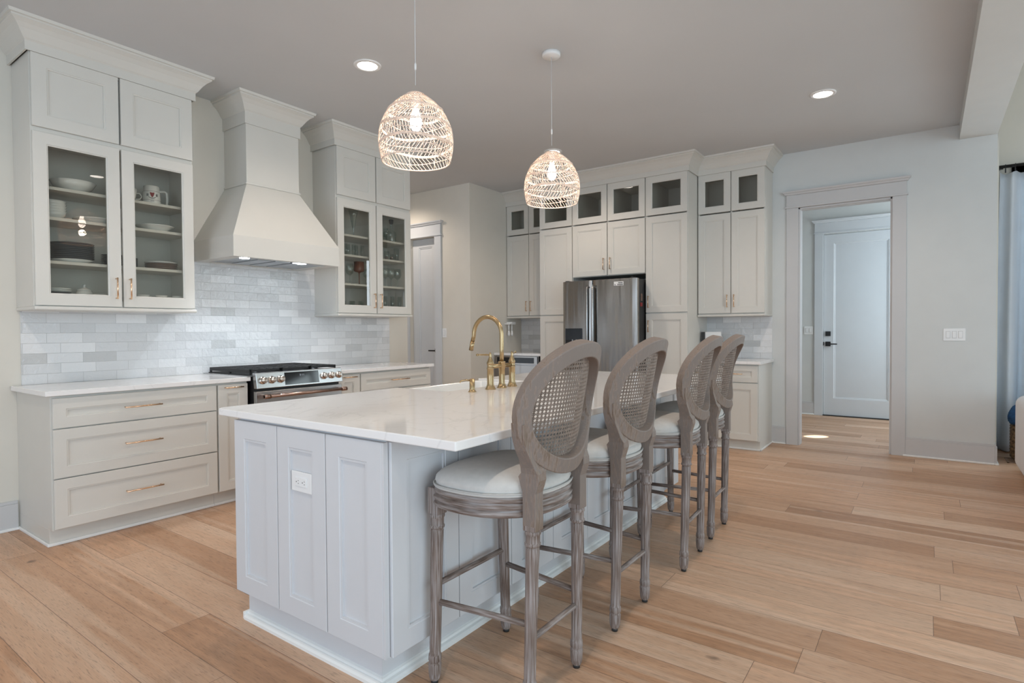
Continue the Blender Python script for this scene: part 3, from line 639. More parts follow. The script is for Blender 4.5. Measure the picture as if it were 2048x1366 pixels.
r = thing('base_cabinet', (XW, 4.33, 0), 'white base cabinet holding the microwave drawer in the corner nook', 'cabinet')
mb = Sub(r); mb.box(cf, xb, 3.962, 4.694, .1, .60).box(cf, xb, 3.962, 3.985, .1, .913).box(cf, xb, 4.672, 4.694, .1, .913).box(xb-.1, xb, 3.962, 4.694, .1, .913); mb.box(cf+.055, xb, 3.962, 4.694, 0, .1); mb.build('cabinet_body', 'paint', bevel=.001)
door(r, 'x', FX, 3.968, 4.690, .110, .60, frame=.062, name='drawer')
counter('countertop', 'short white quartz counter over the microwave in the corner nook', [(6.12, 3.958), (XW-.01, 3.958), (XW-.01, 4.697), (6.12, 4.697)], .915, .948)
r = thing('microwave_drawer', (6.4, 4.33, .61), 'stainless drawer microwave with black control strip, in the corner nook', 'microwave')
mb = Sub(r); mb.box(6.128, 6.6, 3.99, 4.668, .61, .912); mb.build('microwave_body', 'steel2', bevel=.002)
mb = Sub(r); mb.box(6.10, 6.13, 4.0, 4.665, .805, .908); cpn = mb.build('control_panel', 'steel', bevel=.002)
mb = Sub(r); mb.box(6.096, 6.1, 4.05, 4.63, .822, .893); mb.build('display', 'bglass', cpn)
mb = Sub(r); mb.box(6.10, 6.13, 4.0, 4.665, .62, .795); mb.build('drawer_front', 'steel', bevel=.002)
mb = Sub(r); mb.box(6.128, 6.18, 3.984, 3.992, .61, .912); mb.build('side_gap', 'black')

# ---- refrigerator
r = thing('refrigerator', (6.3, 3.01, 0), 'stainless refrigerator with tall bar handles under the over-fridge cabinet', 'refrigerator')
mb = Sub(r); mb.box(5.925, 6.72, 2.562, 3.475, .02, 1.80); mb.build('fridge_body', 'black', bevel=.003)
def curved_door(y0, y1, z0, z1, name):
    mb = Sub(r); rr = []
    for z in (z0, z1):
        ring = []
        for i in range(13):
            u = i/12; y = y0+(y1-y0)*u; e = min(u, 1-u); x = 5.832+.010*(1-min(1, e/.06))**2*1.8
            yc = (y-3.01)/.46; ring.append((x+.012*yc*yc, y, z))
        ring += [(5.915, y1, z), (5.915, y0, z)]
        rr.append(ring)
    return mb.rings(rr, smooth=False).build(name, 'steel', bevel=.003)
dr = curved_door(2.548, 3.078, .72, 1.805, 'fridge_door'); dl = curved_door(3.086, 3.472, .72, 1.805, 'fridge_door'); fz = curved_door(2.548, 3.472, .08, .70, 'freezer_drawer')
for y, dd in ((3.045, dr), (3.118, dl)):
    mb = Sub(r); mb.tube([(5.80, y, .80), (5.782, y, .84), (5.782, y, 1.70), (5.80, y, 1.745)], .0115, 12)
    for z in (.815, 1.725): mb.tube([(5.84, y, z), (5.79, y, z)], .011, 10)
    mb.build('handle', 'steel2', dd)
    mb = Sub(r); mb.box(5.796, 5.812, y-.012, y+.004, .83, 1.71); mb.build('handle_backing', 'black', dd, bevel=.003)
mb = Sub(r); mb.tube([(5.785, 2.62, .62), (5.785, 3.40, .62)], .0115, 12)
for y in (2.68, 3.34): mb.tube([(5.84, y, .62), (5.785, y, .62)], .011, 10)
mb.build('handle', 'steel2', fz)
mb = Sub(r); mb.box(5.826, 5.85, 3.205, 3.425, 1.125, 1.262); ds = mb.build('dispenser_panel', 'bglass', dl, bevel=.002)
mb = Sub(r); mb.box(5.829, 5.85, 3.205, 3.425, .86, 1.125); mb.build('dispenser_bay', 'black', dl)
mb = Sub(r)
for y in (3.32, 3.27): mb.box(5.822, 5.835, y, y+.016, 1.06, 1.135)
mb.build('dispenser_spout', 'steel2', dl)
# maker's sticker: white label with dark characters (unreadable in the photograph)
mb = Sub(r); mb.box(5.8285, 5.834, 2.692, 2.806, 1.728, 1.772); st = mb.build('sticker', 'white', dr)
mb = Sub(r); x = 5.8275
for k in range(7): mb.box(x, x+.002, 2.700+k*.0095, 2.7065+k*.0095, 1.733, 1.746)
for k in range(5): mb.box(x, x+.002, 2.702+k*.011, 2.710+k*.011, 1.753, 1.764)
mb.box(x, x+.002, 2.785, 2.797, 1.733, 1.742)
mb.build('sticker_print', 'slot', st)
mb = Sub(r); mb.box(5.99, 6.03, 2.558, 2.5625, 1.56, 1.64); mg_ = mb.build('side_magnet', 'brownp')
mb = Sub(r); mb.box(5.975, 6.03, 2.558, 2.5625, 1.50, 1.54); mb.build('side_magnet', 'red')
for y in (2.60, 3.42):
    mb = Sub(r); mb.box(5.86, 5.95, y-.02, y+.02, 1.80, 1.815); mb.build('hinge_cover', 'black', bevel=.003)

# ================================================================== ISLAND
r = thing('kitchen_island', (2.7, 1.95, 0), 'white panelled island base under the long quartz top and stools', 'island')
mb = Sub(r); mb.box(1.318, 2.335, 1.472, 2.378, .145, .883).box(3.11, 4.058, 1.472, 2.378, .145, .883).box(2.335, 3.11, 1.472, 2.11, .145, .883).box(2.335, 3.11, 2.11, 2.378, .145, .64); mb.build('cabinet_body', 'island', bevel=.001)
mb = Sub(r); mb.box(1.357, 4.03, 1.545, 2.398, 0, .145); mb.build('toe_base', 'island')
mb = Sub(r)
crown_pts = [(1.357, 2.398), (1.357, 1.545), (4.03, 1.545), (4.03, 2.398)]
crown_mb(mb, crown_pts, 0, prof=[(0, 0), (.026, 0), (.026, .012), (.020, .018), (.010, .021), (.008, .030), (0, .034)]); mb.box(1.335, 4.05, 2.398, 2.41, 0, .03)
mb.build('base_moulding', 'shoe')
for a, c in ((1.473, 1.770), (1.775, 2.076), (2.081, 2.391)):
    mb = Sub(r); loft(mb, 'x', 1.318, a, c, .145, .873, [(0, 0), (0, .0185), (.0015, .02), (.073, .02), (.075, .0175), (.083, .0175), (.0835, .010)]); mb.build('end_panel', 'island')
mb = Sub(r); mb.box(1.299, 1.318, 1.462, 1.472, .145, .873); mb.build('corner_strip', 'island')
for k in range(8):
    a = 1.322+k*.3422; c = a+.3382
    mb = Sub(r); loft(mb, 'y', 1.472, a, c, .145, .873, [(0, 0), (0, .0205), (.0015, .022), (.070, .022), (.072, .0195), (.080, .0195), (.0805, .012)]); mb.build('side_panel', 'island')
for a, c in ((1.33, 2.30), (3.12, 4.05)):
    mb = Sub(r); mb.box(a, c, 2.378, 2.396, .15, .873); mb.build('sink_side_front', 'island', bevel=.002)
# outlet on the island end
def plate(name, loc, label, ax, w, h, gangs, kind='switch', group=None, mat='white'):
    o = thing(name, loc, label, 'light switch' if kind == 'switch' else 'outlet', group)
    def bx(mb, u0, u1, v0, v1, d0, d1):
        if ax == 'x': mb.box(-d1, -d0, u0, u1, v0, v1)
        else: mb.box(u0, u1, -d1, -d0, v0, v1)
    mb = MB(); bx(mb, -w/2, w/2, -h/2, h/2, 0, .006); mb.build('cover_plate', mat, o, .002)
    for k in range(gangs):
        u = (k-(gangs-1)/2)*.046
        if kind == 'switch':
            mb = MB(); bx(mb, u-.0165, u+.0165, -.033, .033, .006, .0075); mb.build('switch_surround', 'trim', o)
            mb = MB(); bx(mb, u-.014, u+.014, -.030, .030, .007, .011); mb.build('rocker', mat, o, .001)
    if kind == 'outlet':
        mb = MB(); bx(mb, -.034, .034, -.0165, .0165, .006, .009); f_ = mb.build('receptacle', mat, o, .001)
        mb = MB()
        for u in (-.019, .019):
            bx(mb, u-.006, u-.0045+.002, .004, .0065, .0085, .0095); bx(mb, u-.006, u-.0025, -.0065, -.004, .0085, .0095); bx(mb, u+.006, u+.0095, -.002, .002, .0085, .0095)
        mb.build('slot', 'slot', f_)
    return o
plate('power_outlet', (1.306, 1.922, .674), 'white horizontal duplex outlet on the island end panel', 'x', .125, .076, 1, 'outlet')
plate('light_switch', (XW, -.202, 1.177), 'white triple rocker switch on the wall between the doorway and the curtain', 'x', .165, .115, 3)
plate('light_switch', (9.287, 1.395, 1.216), 'white double rocker switch in the entry hall beside the closed door', 'x', .118, .115, 2)
plate('light_switch', (5.638, 5.142, 1.218), 'white single rocker switch beside the pantry door casing', 'x', .075, .118, 1)

counter('island_countertop', 'long white quartz island top with a faucet and cut-out for the sink',
        [(1.288, 1.135), (4.150, 1.135), (4.150, 2.520), (3.100, 2.520), (3.100, 2.125), (3.093, 2.118), (2.352, 2.118), (2.345, 2.125), (2.345, 2.520), (1.310, 2.520), (1.288, 2.498)], .884, .914, bevel=.004)
# farmhouse sink: open box with rounded walls
mb = MB(); X0, X1, Y0, Y1 = 2.355, 3.092, 2.13, 2.515; zt = .903
def rrect(x0, x1, y0, y1, rad, z, n=5):
    out = []
    for cx, cy, a0 in ((x1-rad, y0+rad, -90), (x1-rad, y1-rad, 0), (x0+rad, y1-rad, 90), (x0+rad, y0+rad, 180)):
        for k in range(n+1):
            a = math.radians(a0+90*k/n); out.append((cx+rad*math.cos(a), cy+rad*math.sin(a), z))
    return out
cx, cy = (X0+X1)/2, (Y0+Y1)/2
R_ = [rrect(X0, X1, Y0, Y1, .012, .66), rrect(X0, X1, Y0, Y1, .012, zt-.006), rrect(X0+.005, X1-.005, Y0+.005, Y1-.005, .012, zt), rrect(X0+.022, X1-.022, Y0+.018, Y1-.024, .03, zt),
      rrect(X0+.028, X1-.028, Y0+.024, Y1-.030, .03, zt-.008), rrect(X0+.030, X1-.030, Y0+.026, Y1-.032, .03, .70), rrect(X0+.05, X1-.05, Y0+.05, Y1-.055, .03, .68)]
mb.rings([[(a-cx, c-cy, z-.66) for a, c, z in q] for q in R_])
sk = mb.build('farmhouse_sink', 'ceramic'); sk.location = (cx, cy, .66); tag(sk, 'white fireclay farmhouse sink set into the island top', 'sink')

# faucet
r = thing('bridge_faucet', (2.665, 1.99, .914), 'tall brushed brass bridge faucet with two lever handles on the island', 'faucet')
def fpost(x, tip): return [(.030, 0), (.030, .004), (.026, .008), (.0215, .022), (.019, .03), (.019, .075), (.0185, .112), (.0205, .114), (.0205, .120), (.018, .122), (.018, .140), (.0205, .146), (.0205, .150), (.016, .160), (.009, .178), (.007, .188), (.0075, .196), (.004, .205), (.001, .208)]
for x in (-.108, .100):
    mb = MB().lathe(fpost(0, 0), (x, 0, 0), 24); p_ = mb.build('valve_post', 'brass', r)
    e = (x-.075, .028, .196) if x < 0 else (x+.075, .03, .199)
    mb = MB().tube([(x, 0, .192), (x+(e[0]-x)*.3, e[1]*.3, .195), (x+(e[0]-x)*.8, e[1]*.8, .196), e], .0045, 10, rr=[.004, .0055, .0045, .0042]); mb.tube([e, (e[0]+(.008 if x > 0 else -.008), e[1]+.002, e[2])], .007, 10)
    mb.build('lever', 'brass', p_)
mb = MB().lathe([(.029, 0), (.029, .004), (.025, .008), (.020, .022), (.0175, .03), (.0175, .075), (.0175, .105), (.020, .107), (.020, .145), (.0215, .147), (.0215, .152), (.0135, .154)], (0, 0, 0), 24); mb.build('centre_post', 'brass', r)
mb = MB().tube([(-.10, 0, .128), (.095, 0, .128)], .0125, 16); mb.build('bridge_tube', 'brass', r)
path = [(0, 0, .14), (0, 0, .22), (0, 0, .305)]+[(0, .103-.103*math.cos(a), .305+.105*math.sin(a)) for a in [PI*k/18 for k in range(1, 18)]]+[(0, .2065, .298), (0, .2165, .265)]
mb = MB().tube(path, .0125, 16); sp_ = mb.build('spout', 'brass', r)
mb = MB().tube([(0, .2165, .266), (0, .229, .212)], .0135, 16); mb.build('spray_head', 'brass', sp_)
mb = MB().lathe([(.0135, 0), (.0135, .004)], (0, 0, .150), 16); mb.build('collar', 'brass', r)
r = thing('soap_dispenser', (2.397, 1.99, .914), 'small brushed brass soap dispenser beside the sink on the island', 'soap dispenser')
MB().lathe([(.022, 0), (.022, .004), (.017, .008), (.0145, .016), (.0145, .070), (.003, .072)], (0, 0, 0), 20).build('pump_body', 'brass', r)
MB().tube([(0, 0, .060), (-.03, .02, .066), (-.052, .034, .062), (-.058, .038, .052)], .004, 10).build('nozzle', 'brass', r)

# ================================================================== STOOLS
def yback(x, z): return -.236-(z-.76)*.19+1.75*x*x
def make_stool():
    r = thing('counter_stool', (0, 0, 0), '', 'stool')
    def outline(off, z, n=48, sc=1.0):
        out = []
        for i in range(n):
            a = 2*PI*i/n; c, s_ = math.cos(a), math.sin(a); e = 2/3.6 if s_ > 0 else 2/2.4
            x = (.247+off)*sc*abs(c)**e*(1 if c > 0 else -1); y = ((.188 if s_ > 0 else .238)+off)*sc*abs(s_)**e*(1 if s_ > 0 else -1)
            if s_ < 0: x *= 1-.10*(-s_)
            out.append((x, y+.018, z))
        return out
    prof = [(-.02, .632), (-.008, .632), (.001, .637), (.004, .644), (.001, .651), (-.006, .654), (-.006, .657), (.001, .660), (.004, .667), (.001, .674), (-.005, .677), (-.005, .680), (0, .683), (.002, .690), (-.002, .697), (-.008, .699)]
    MB().rings([outline(o_, z) for o_, z in prof]).build('seat_frame', 'woodx', r)
    cu = [(-.012, .697, 1), (-.002, .700, 1), (.003, .706, 1), (-.001, .711, 1), (-.006, .713, 1), (-.002, .724, 1), (-.003, .738, .99), (-.010, .752, .955), (-.02, .765, .87), (-.03, .773, .72), (-.03, .778, .45), (-.03, .779, .2)]
    c_ = MB().rings([outline(o_, z, sc=k) for o_, z, k in cu]).build('seat_cushion', 'fabric', r)
    MB().tube([(x, y, z) for x, y, z in outline(.002, .712)], .0032, 8, closed=True).build('welt', 'welt', c_)
    def leg(xt, yt, xf, yf, blk):
        lx, ly = (xt-xf)/.6, (yt-yf)/.6
        prof = [(.010, .010), (.0165, .013), (.020, .022), (.0222, .04), (.0235, .068), (.021, .074), (.021, .078), (.0235, .082), (.0228, .100), (.0205, .104), (.0195, .112), (.0200, .12), (.0225, .50), (.0232, .538), (.021, .545), (.0265, .549), (.0265, .556), (.0235, .560), (.0235, .583), (.0265, .587), (.0265, .594), (.0235, .600)]
        mb = MB().lathe(prof, (xf, yf, 0), 36, flute=(.115, .52), lean=(lx, ly))
        x0, x1, y0, y1, z1 = blk
        mb.box(xt+x0, xt+x1, yt+y0, yt+y1, .598, z1)
        l = mb.build('leg', 'wood', r, .003)
        MB().lathe([(.013, .0), (.013, .014)], (xf, yf, 0), 14).build('foot_glide', 'slot', l)
    for s_ in (-1, 1):
        leg(.192*s_, .172, .214*s_, .172, (-.024, .024, -.024, .024, .692))
        leg(.146*s_, -.205, .156*s_, -.192, (-.024, .024, -.024, .024, .615))
    def str_(a, b): MB().tube([a, b], .0105, 12).build('stretcher', 'woodx', r)
    ft = lambda s_, z: ((.214-.022*z/.6)*s_, .172, z); bk = lambda s_, z: ((.156-.010*z/.6)*s_, -.192-.013*z/.6, z)
    str_(ft(-1, .345), ft(1, .345)); str_(bk(-1, .238), bk(1, .238))
    for s_ in (-1, 1): str_(ft(s_, .287), bk(s_, .287))
    # oval back frame
    zc, A, B = .989, .205, .195; nrm = lambda p: (-3.5*p[0], 1, .19)
    ell = [(A*math.cos(a), 0, zc+B*math.sin(a)) for a in [2*PI*k/56 for k in range(56)]]
    ell = [(x, yback(x, z), z) for x, _, z in ell]
    w_, d_ = .0265, .0260
    sect = [(-w_, -d_+.003), (-w_+.003, -d_), (w_-.003, -d_), (w_, -d_+.003), (w_-.002, d_-.004), (w_-.006, d_), (-w_+.006, d_), (-w_, d_-.006)]
    bf_ = MB().sweep(ell, sect, nrm, closed=True)
    for s_ in (-1, 1):   # side posts flowing from the oval down to the rear legs
        pts = [(.204, .955, .022, .024), (.197, .915, .023, .024), (.183, .875, .024, .024), (.166, .842, .024, .025), (.153, .812, .023, .028), (.147, .788, .023, .034), (.146, .768, .0235, .040), (.146, .745, .0235, .033), (.146, .722, .0235, .025), (.146, .60, .0235, .025)]
        path = [(s_*x, (yback(x, z) if z > .80 else -.2065-(z-.722)*.10 if z > .722 else -.205)+(.5*(d-.025)), z) for x, z, w, d in pts]
        ww = {round(k/(len(pts)-1), 4): (w, d) for k, (x, z, w, d) in enumerate(pts)}
        bf_.sweep(path, lambda u: (lambda w, d: [(-w, -d), (w, -d), (w, d), (-w, d)])(*ww[round(u, 4)]), lambda p: (0, 1, .1) if p[2] > .73 else (0, 1, 0))
    fr_ = bf_.build('backrest', 'woodf', r, .0025)
    # cane: strands in four directions clipped to the oval
    a_, b_ = A-.018, B-.018; cn = MB(); pit = .0135; th = .0009
    def strand(u0, v0, du, dv, wd):
        seg = []; t = -.5
        while t < .5:
            x, z = u0+du*t, v0+dv*t
            if (x/a_)**2+(z/b_)**2 <= 1: seg.append((x, z))
            t += .008
        if len(seg) < 3: return
        seg = seg[::3]+[seg[-1]] if len(seg) > 6 else seg
        nx, nz = -dv, du; rr = []
        for x, z in seg:
            y = yback(x, zc+z)+.010
            rr.append([(x+nx*wd, y-th, zc+z+nz*wd), (x-nx*wd, y-th, zc+z-nz*wd), (x-nx*wd, y+th, zc+z-nz*wd), (x+nx*wd, y+th, zc+z+nz*wd)])
        cn.rings(rr, smooth=False)
    for k in range(-15, 16):
        for e in (-.0012, .0012):
            strand(k*pit+e, 0, 0, 1, .0008); strand(0, k*pit+e, 1, 0, .0008)
    for k in range(-22, 23):
        o_ = (k+.5)*pit
        strand(o_, 0, .7071, .7071, .0008); strand(o_, 0, -.7071, .7071, .0008)
    cn.build('cane_panel', 'cane', fr_)
    return r
st = make_stool()
SL = ['whitewashed oval-back cane stool drawn to the near corner of the island top', 'second oval-back cane stool along the island from the near corner',
      'third oval-back cane stool along the island, just beyond the countertop middle', 'last oval-back cane stool, at the island end facing the doorway']
for i, (x, y, rz) in enumerate(((1.692, 1.238, 0), (2.322, 1.236, 0), (3.055, 1.212, .05), (3.598, 1.235, .03))):
    o = st if i == 0 else copy_tree(st)
    o.location = (x, y, 0); o.rotation_euler[2] = rz; o['label'] = SL[i]; o['group'] = 'oval-back counter stools along the island'

# ================================================================== CEILING FIXTURES
def can(x, y, label):
    r = thing('recessed_light', (x, y, CH), label, 'ceiling light', 'recessed ceiling lights')
    MB().lathe([(.094, -.002), (.094, -.006), (.088, -.009), (.070, -.010), (.067, -.004), (.094, -.0015)], (0, 0, 0), 36, cap=False).build('trim_ring', 'white', r)
    MB().lathe([(.068, -.0055), (.068, -.003)], (0, 0, 0), 32).build('diffuser', 'lamp_on', r)
    l = bpy.data.lights.new('downlight_glow', 'SPOT'); l.energy = CAN_W*4; l.color = (1.0, .86, .74); l.spot_size = 2.7; l.spot_blend = .7; l.shadow_soft_size = .05
    o = bpy.data.objects.new('downlight_glow', l); S.collection.objects.link(o); o.parent = r; o.location = (0, 0, -.03)
can(2.733, 3.197, 'lit recessed ceiling light between the hood and the pendant over the island front')
can(5.189, 3.188, 'lit recessed ceiling light just above the farther pendant shade')
can(5.209, .686, 'lit recessed ceiling light on the bare ceiling near the doorway')
can(2.73, .70, 'recessed ceiling light over the stool side of the island')
can(.25, 3.20, 'recessed ceiling light before the wide drawer cabinet')
can(5.05, 5.75, 'recessed ceiling light in the side hallway before the pantry door')
can(.25, .70, 'recessed ceiling light overhead behind the viewer')

def make_pendant():
    r = thing('rattan_pendant', (0, 0, CH), '', 'pendant light')
    MB().lathe([(.061, 0), (.061, -.022), (.056, -.027), (.002, -.028)], (0, 0, 0), 36).build('ceiling_canopy', 'white', r, 0)
    MB().tube([(0, 0, -.025), (0, 0, -.62)], .0018, 8).build('cord', 'cord', r)
    MB().lathe([(.004, -.545), (.0055, -.535), (.0055, -.515), (.003, -.508)], (0, 0, 0), 12).build('cord_grip', 'white', r)
    zb = -1.005; H = .335
    rp = [(0, .171), (.03, .179), (.06, .184), (.10, .187), (.14, .184), (.18, .174), (.22, .157), (.26, .131), (.29, .103), (.315, .072), (.335, .043)]
    def rad(z):
        for (z0, r0), (z1, r1) in zip(rp, rp[1:]):
            if z <= z1: return r0+(r1-r0)*(z-z0)/(z1-z0)
        return rp[-1][1]
    sh = MB()
    def wob(a, z, k): return z+(.006*math.sin(3*a+k*1.7) if 0.02 < z < .3 else 0)
    bands = [0, .038, .078, .120, .162, .205, .245, .280, .308, .335]
    for k, z in enumerate(bands):
        pts = []
        for i in range(48):
            a = 2*PI*i/48; zz = wob(a, z, k); pts.append((rad(zz)*math.cos(a), rad(zz)*math.sin(a), zb+zz))
        sh.tube(pts, .0036 if k in (0, 2, 4, 6, 9) else .0020, 6, closed=True)
        if k in (2, 4, 6): 
            sh.tube([(x*1.0, y*1.0, z_+.007) for x, y, z_ in pts], .0026, 6, closed=True)
    for k in range(len(bands)-1):
        z0, z1 = bands[k], bands[k+1]; n = 54 if k < 7 else 42; tw = (.16 if (k//2) % 2 == 0 else -.16)
        for i in range(n):
            a0 = 2*PI*(i+random.uniform(-.15, .15))/n; a1 = a0+tw*(1 if k < 7 else 1.6); pt = []
            for u in (0, .5, 1):
                a = a0+(a1-a0)*u; zz = wob(a, z0, k)*(1-u)+wob(a, z1, k+1)*u; q = rad(zz)+.001; pt.append((q*math.cos(a), q*math.sin(a), zb+zz))
            sh.tube(pt, .0017, 4, cap=False)
    for i in range(8):
        a = 2*PI*i/8+.2; sh.tube([((rad(H*u)-.003)*math.cos(a), (rad(H*u)-.003)*math.sin(a), zb+H*u) for u in [j/10 for j in range(11)]], .0017, 5)
    sh.build('rattan_shade', 'rattan', r)
    MB().lathe([(.042, -.668), (.045, -.672), (.03, -.678), (.006, -.67)], (0, 0, 0), 20, cap=False).build('shade_ring', 'white', r)
    MB().lathe([(.016, -.674), (.019, -.68), (.019, -.735), (.016, -.74)], (0, 0, 0), 18).build('socket', 'white', r)
    MB().lathe([(.004, -.852), (.018, -.846), (.028, -.828), (.030, -.808), (.026, -.78), (.016, -.752), (.013, -.738)], (0, 0, 0), 20).build('bulb', 'bulb_on', r)
    l = bpy.data.lights.new('bulb_glow', 'POINT'); l.energy = PEND_W; l.color = (1.0, .80, .64); l.shadow_soft_size = .03
    o = bpy.data.objects.new('bulb_glow', l); S.collection.objects.link(o); o.parent = r; o.location = (0, 0, -.90)
    return r
pd = make_pendant()
for i, (x, y, lb) in enumerate(((2.118, 2.115, 'lit rattan dome pendant hanging over the near half of the island'), (3.352, 2.069, 'lit rattan dome pendant with its white ceiling canopy in view, toward the refrigerator'))):
    o = pd if i == 0 else copy_tree(pd)
    o.location = (x, y, CH); o['label'] = lb; o['group'] = 'rattan pendants over the island'

# ================================================================== CABINET CONTENTS
def lathe_thing(name, prof, loc, mat, label, cat, group=None, seg=28, extra=None):
    mb = MB().lathe(prof, (0, 0, 0), seg)
    if extra: extra(mb)
    o = mb.build(name, mat); o.location = loc; return tag(o, label, cat, group)
def bowlp(r, h, t_=.004): return [(r*.42, 0), (r*.45, .004), (r*.8, h*.45), (r, h), (r-t_, h), (r*.78-t_, h*.5), (r*.4, .010), (.001, .008)]
def platep(r, h=.014): return [(r*.6, 0), (r*.62, .003), (r, h), (r-.002, h+.0035), (r*.64, .007), (.001, .006)]
S1, S2, S3, S0 = 2.151, 1.964, 1.695, 1.455
lathe_thing('serving_bowl', bowlp(.125, .072), (1.405, 4.52, S1+.0005), 'ceramic', 'wide white serving bowl alone on the top shelf of the dark-plate cabinet', 'bowl')
LB = ['bowl at the base of the white nested stack', 'second bowl up in the white nested stack', 'third bowl up in the white nested stack', 'fourth bowl up in the white nested stack', 'top bowl of the white nested stack']
for k in range(5): lathe_thing('nested_bowl', bowlp(.074, .052), (1.292, 4.52, S2+.0005+k*.0165), 'ceramic', LB[k]+' beside the platter', 'bowl', 'nested white bowls')
lathe_thing('platter', [(.06, 0), (.062, .004), (.125, .030), (.13, .033), (.125, .036), (.06, .009), (.001, .008)], (1.53, 4.52, S2+.0005), 'ceramic', 'shallow white platter next to the nested bowls', 'platter')
ordn = ['lowest', 'second', 'third', 'fourth', 'fifth', 'sixth', 'seventh', 'eighth', 'topmost']
lathe_thing('dinner_plate', platep(.118, .018), (1.385, 4.505, S3+.0005), 'ceramic', 'white dinner plate under the stack of dark plates', 'plate')
for k in range(9): lathe_thing('dinner_plate', platep(.122), (1.385, 4.505, S3+.018+k*.0115), 'navy', ordn[k]+' dark plate in the tall stack on the third shelf', 'plate', 'tall stack of dark dinner plates')
for k in range(6): lathe_thing('small_plate', platep(.07, .008), (1.625, 4.52, S3+.0005+k*.0135), 'navy', ordn[k]+' small dark plate in the short stack behind the door stile', 'plate', 'short stack of small dark plates')
for k in range(6): lathe_thing('saucer', platep(.078, .010), (1.302, 4.51, S0+.0005+k*.0125), ['navy', 'navy', 'navy', 'navy', 'ceramic', 'ceramic'][k], ordn[k]+' saucer of the bottom-shelf stack beside the lidded sugar bowl', 'saucer', 'saucers on the bottom shelf')
r = thing('sugar_bowl', (1.452, 4.51, S0+.0005), 'white lidded sugar bowl with a finial on the bottom shelf', 'sugar bowl')
MB().lathe([(.022, 0), (.026, .004), (.044, .022), (.048, .042), (.044, .060), (.040, .066), (.003, .066)], (0, 0, 0), 28).build('bowl', 'ceramic', r)
MB().lathe([(.042, .066), (.038, .074), (.018, .084), (.008, .088), (.006, .096), (.009, .102), (.006, .110), (.001, .111)], (0, 0, 0), 28).build('lid', 'ceramic', r)
lathe_thing('dip_bowl', bowlp(.045, .048), (1.535, 4.50, S0+.0005), 'ceramic', 'small white bowl beside the lidded sugar bowl', 'bowl')
# stein
r = thing('beer_stein', (1.865, 4.50, S1+.0005), 'cream beer stein with a red crest and black lettering on the top shelf', 'stein')
MB().lathe([(.062, 0), (.063, .004), (.058, .02), (.054, .095), (.050, .10), (.049, .132), (.046, .134), (.045, .12), (.05, .05), (.002, .01)], (0, 0, 0), 36).build('stein_body', 'ceramic', r)
MB().sweep([(.050, 0, .105), (.085, 0, .112), (.101, 0, .102), (.104, 0, .06), (.100, 0, .018), (.085, 0, .008), (.058, 0, .016)], [(-.007, -.008), (.007, -.008), (.007, .008), (-.007, .008)], (0, 1, 0)).build('stein_handle', 'ceramic', r, .003)
def curved(mb, a0, a1, z0, z1, rad_, n=6, shape=None):
    rr = []
    for i in range(n+1):
        a = a0+(a1-a0)*i/n; lo, hi = (shape(i/n) if shape else (z0, z1)); q0, q1 = rad_(lo), rad_(hi)
        rr.append([(q0*math.cos(a), q0*math.sin(a), lo), (q1*math.cos(a), q1*math.sin(a), hi), ((q1-.002)*math.cos(a), (q1-.002)*math.sin(a), hi), ((q0-.002)*math.cos(a), (q0-.002)*math.sin(a), lo)])
    mb.rings(rr, smooth=False)
srad = lambda z: .0583-.004*(z-.02)/.075+.0006
AC = math.radians(-108)
mb = MB(); curved(mb, AC-.24, AC+.24, 0, 0, srad, 10, lambda u: (.048+.026*abs(2*u-1)**1.6, .085-.004*math.sin(PI*u))); mb.build('crest', 'red', r)
mb = MB()
for a in (AC-.62, AC-.54, AC-.46, AC+.42, AC+.50, AC+.58): curved(mb, a, a+.045, .056, .074, srad, 2)
curved(mb, AC-.40, AC+.40, 0, 0, srad, 10, lambda u: (.040+.010*abs(2*u-1)**2, .044+.010*abs(2*u-1)**2))
for a in (AC-.15, AC-.06, AC+.03, AC+.12): curved(mb, a, a+.03, .020, .027, srad, 2)
mb.build('lettering', 'slot', r)
mb = MB(); curved(mb, AC-1.3, AC+1.3, .0305, .032, srad, 20); curved(mb, AC-1.3, AC+1.3, .092, .0935, srad, 20); mb.build('band_line', 'brownp', r)
def cup(loc, label, group=None, hs=1, s_=1.0, mat='ceramic'):
    r = thing('teacup', loc, label, 'cup', group)
    MB().lathe([(.02*s_, 0), (.022*s_, .003), (.034*s_, .02*s_), (.040*s_, .056*s_), (.037*s_, .056*s_), (.03*s_, .02*s_), (.001, .006)], (0, 0, 0), 24).build('cup_body', mat, r)
    MB().tube([(hs*(.036+.0)*s_, 0, .042*s_), (hs*.052*s_, 0, .044*s_), (hs*.060*s_, 0, .032*s_), (hs*.054*s_, 0, .02*s_), (hs*.034*s_, 0, .016*s_)], .0035, 8).build('cup_handle', mat, r)
cup((1.705, 4.50, S1+.0005), 'large white cup with its ring handle showing beside the stein', None, 1, 1.6)
cup((1.795, 4.49, S0+.0005), 'white teacup nearest the door stile on the bottom shelf', 'teacups on the bottom shelf')
cup((1.915, 4.49, S0+.0005), 'white teacup in the middle of the bottom shelf row', 'teacups on the bottom shelf')
cup((2.025, 4.49, S0+.0005), 'white teacup at the hood end of the bottom shelf row', 'teacups on the bottom shelf', -1)
lathe_thing('oval_platter', [(.07, 0), (.072, .004), (.120, .036), (.124, .04), (.118, .042), (.07, .010), (.001, .008)], (1.885, 4.50, S2+.0005), 'ceramic', 'white platter alone on the shelf under the stein', 'platter')
for k in range(5): lathe_thing('salad_plate', platep(.105, .009), (1.92+.003*(k % 2), 4.50, S3+.0005+k*.0105), 'brownp' if k < 4 else 'ceramic', ordn[k]+' plate of the brown stack below the white platter', 'plate', 'brown plates under the platter')
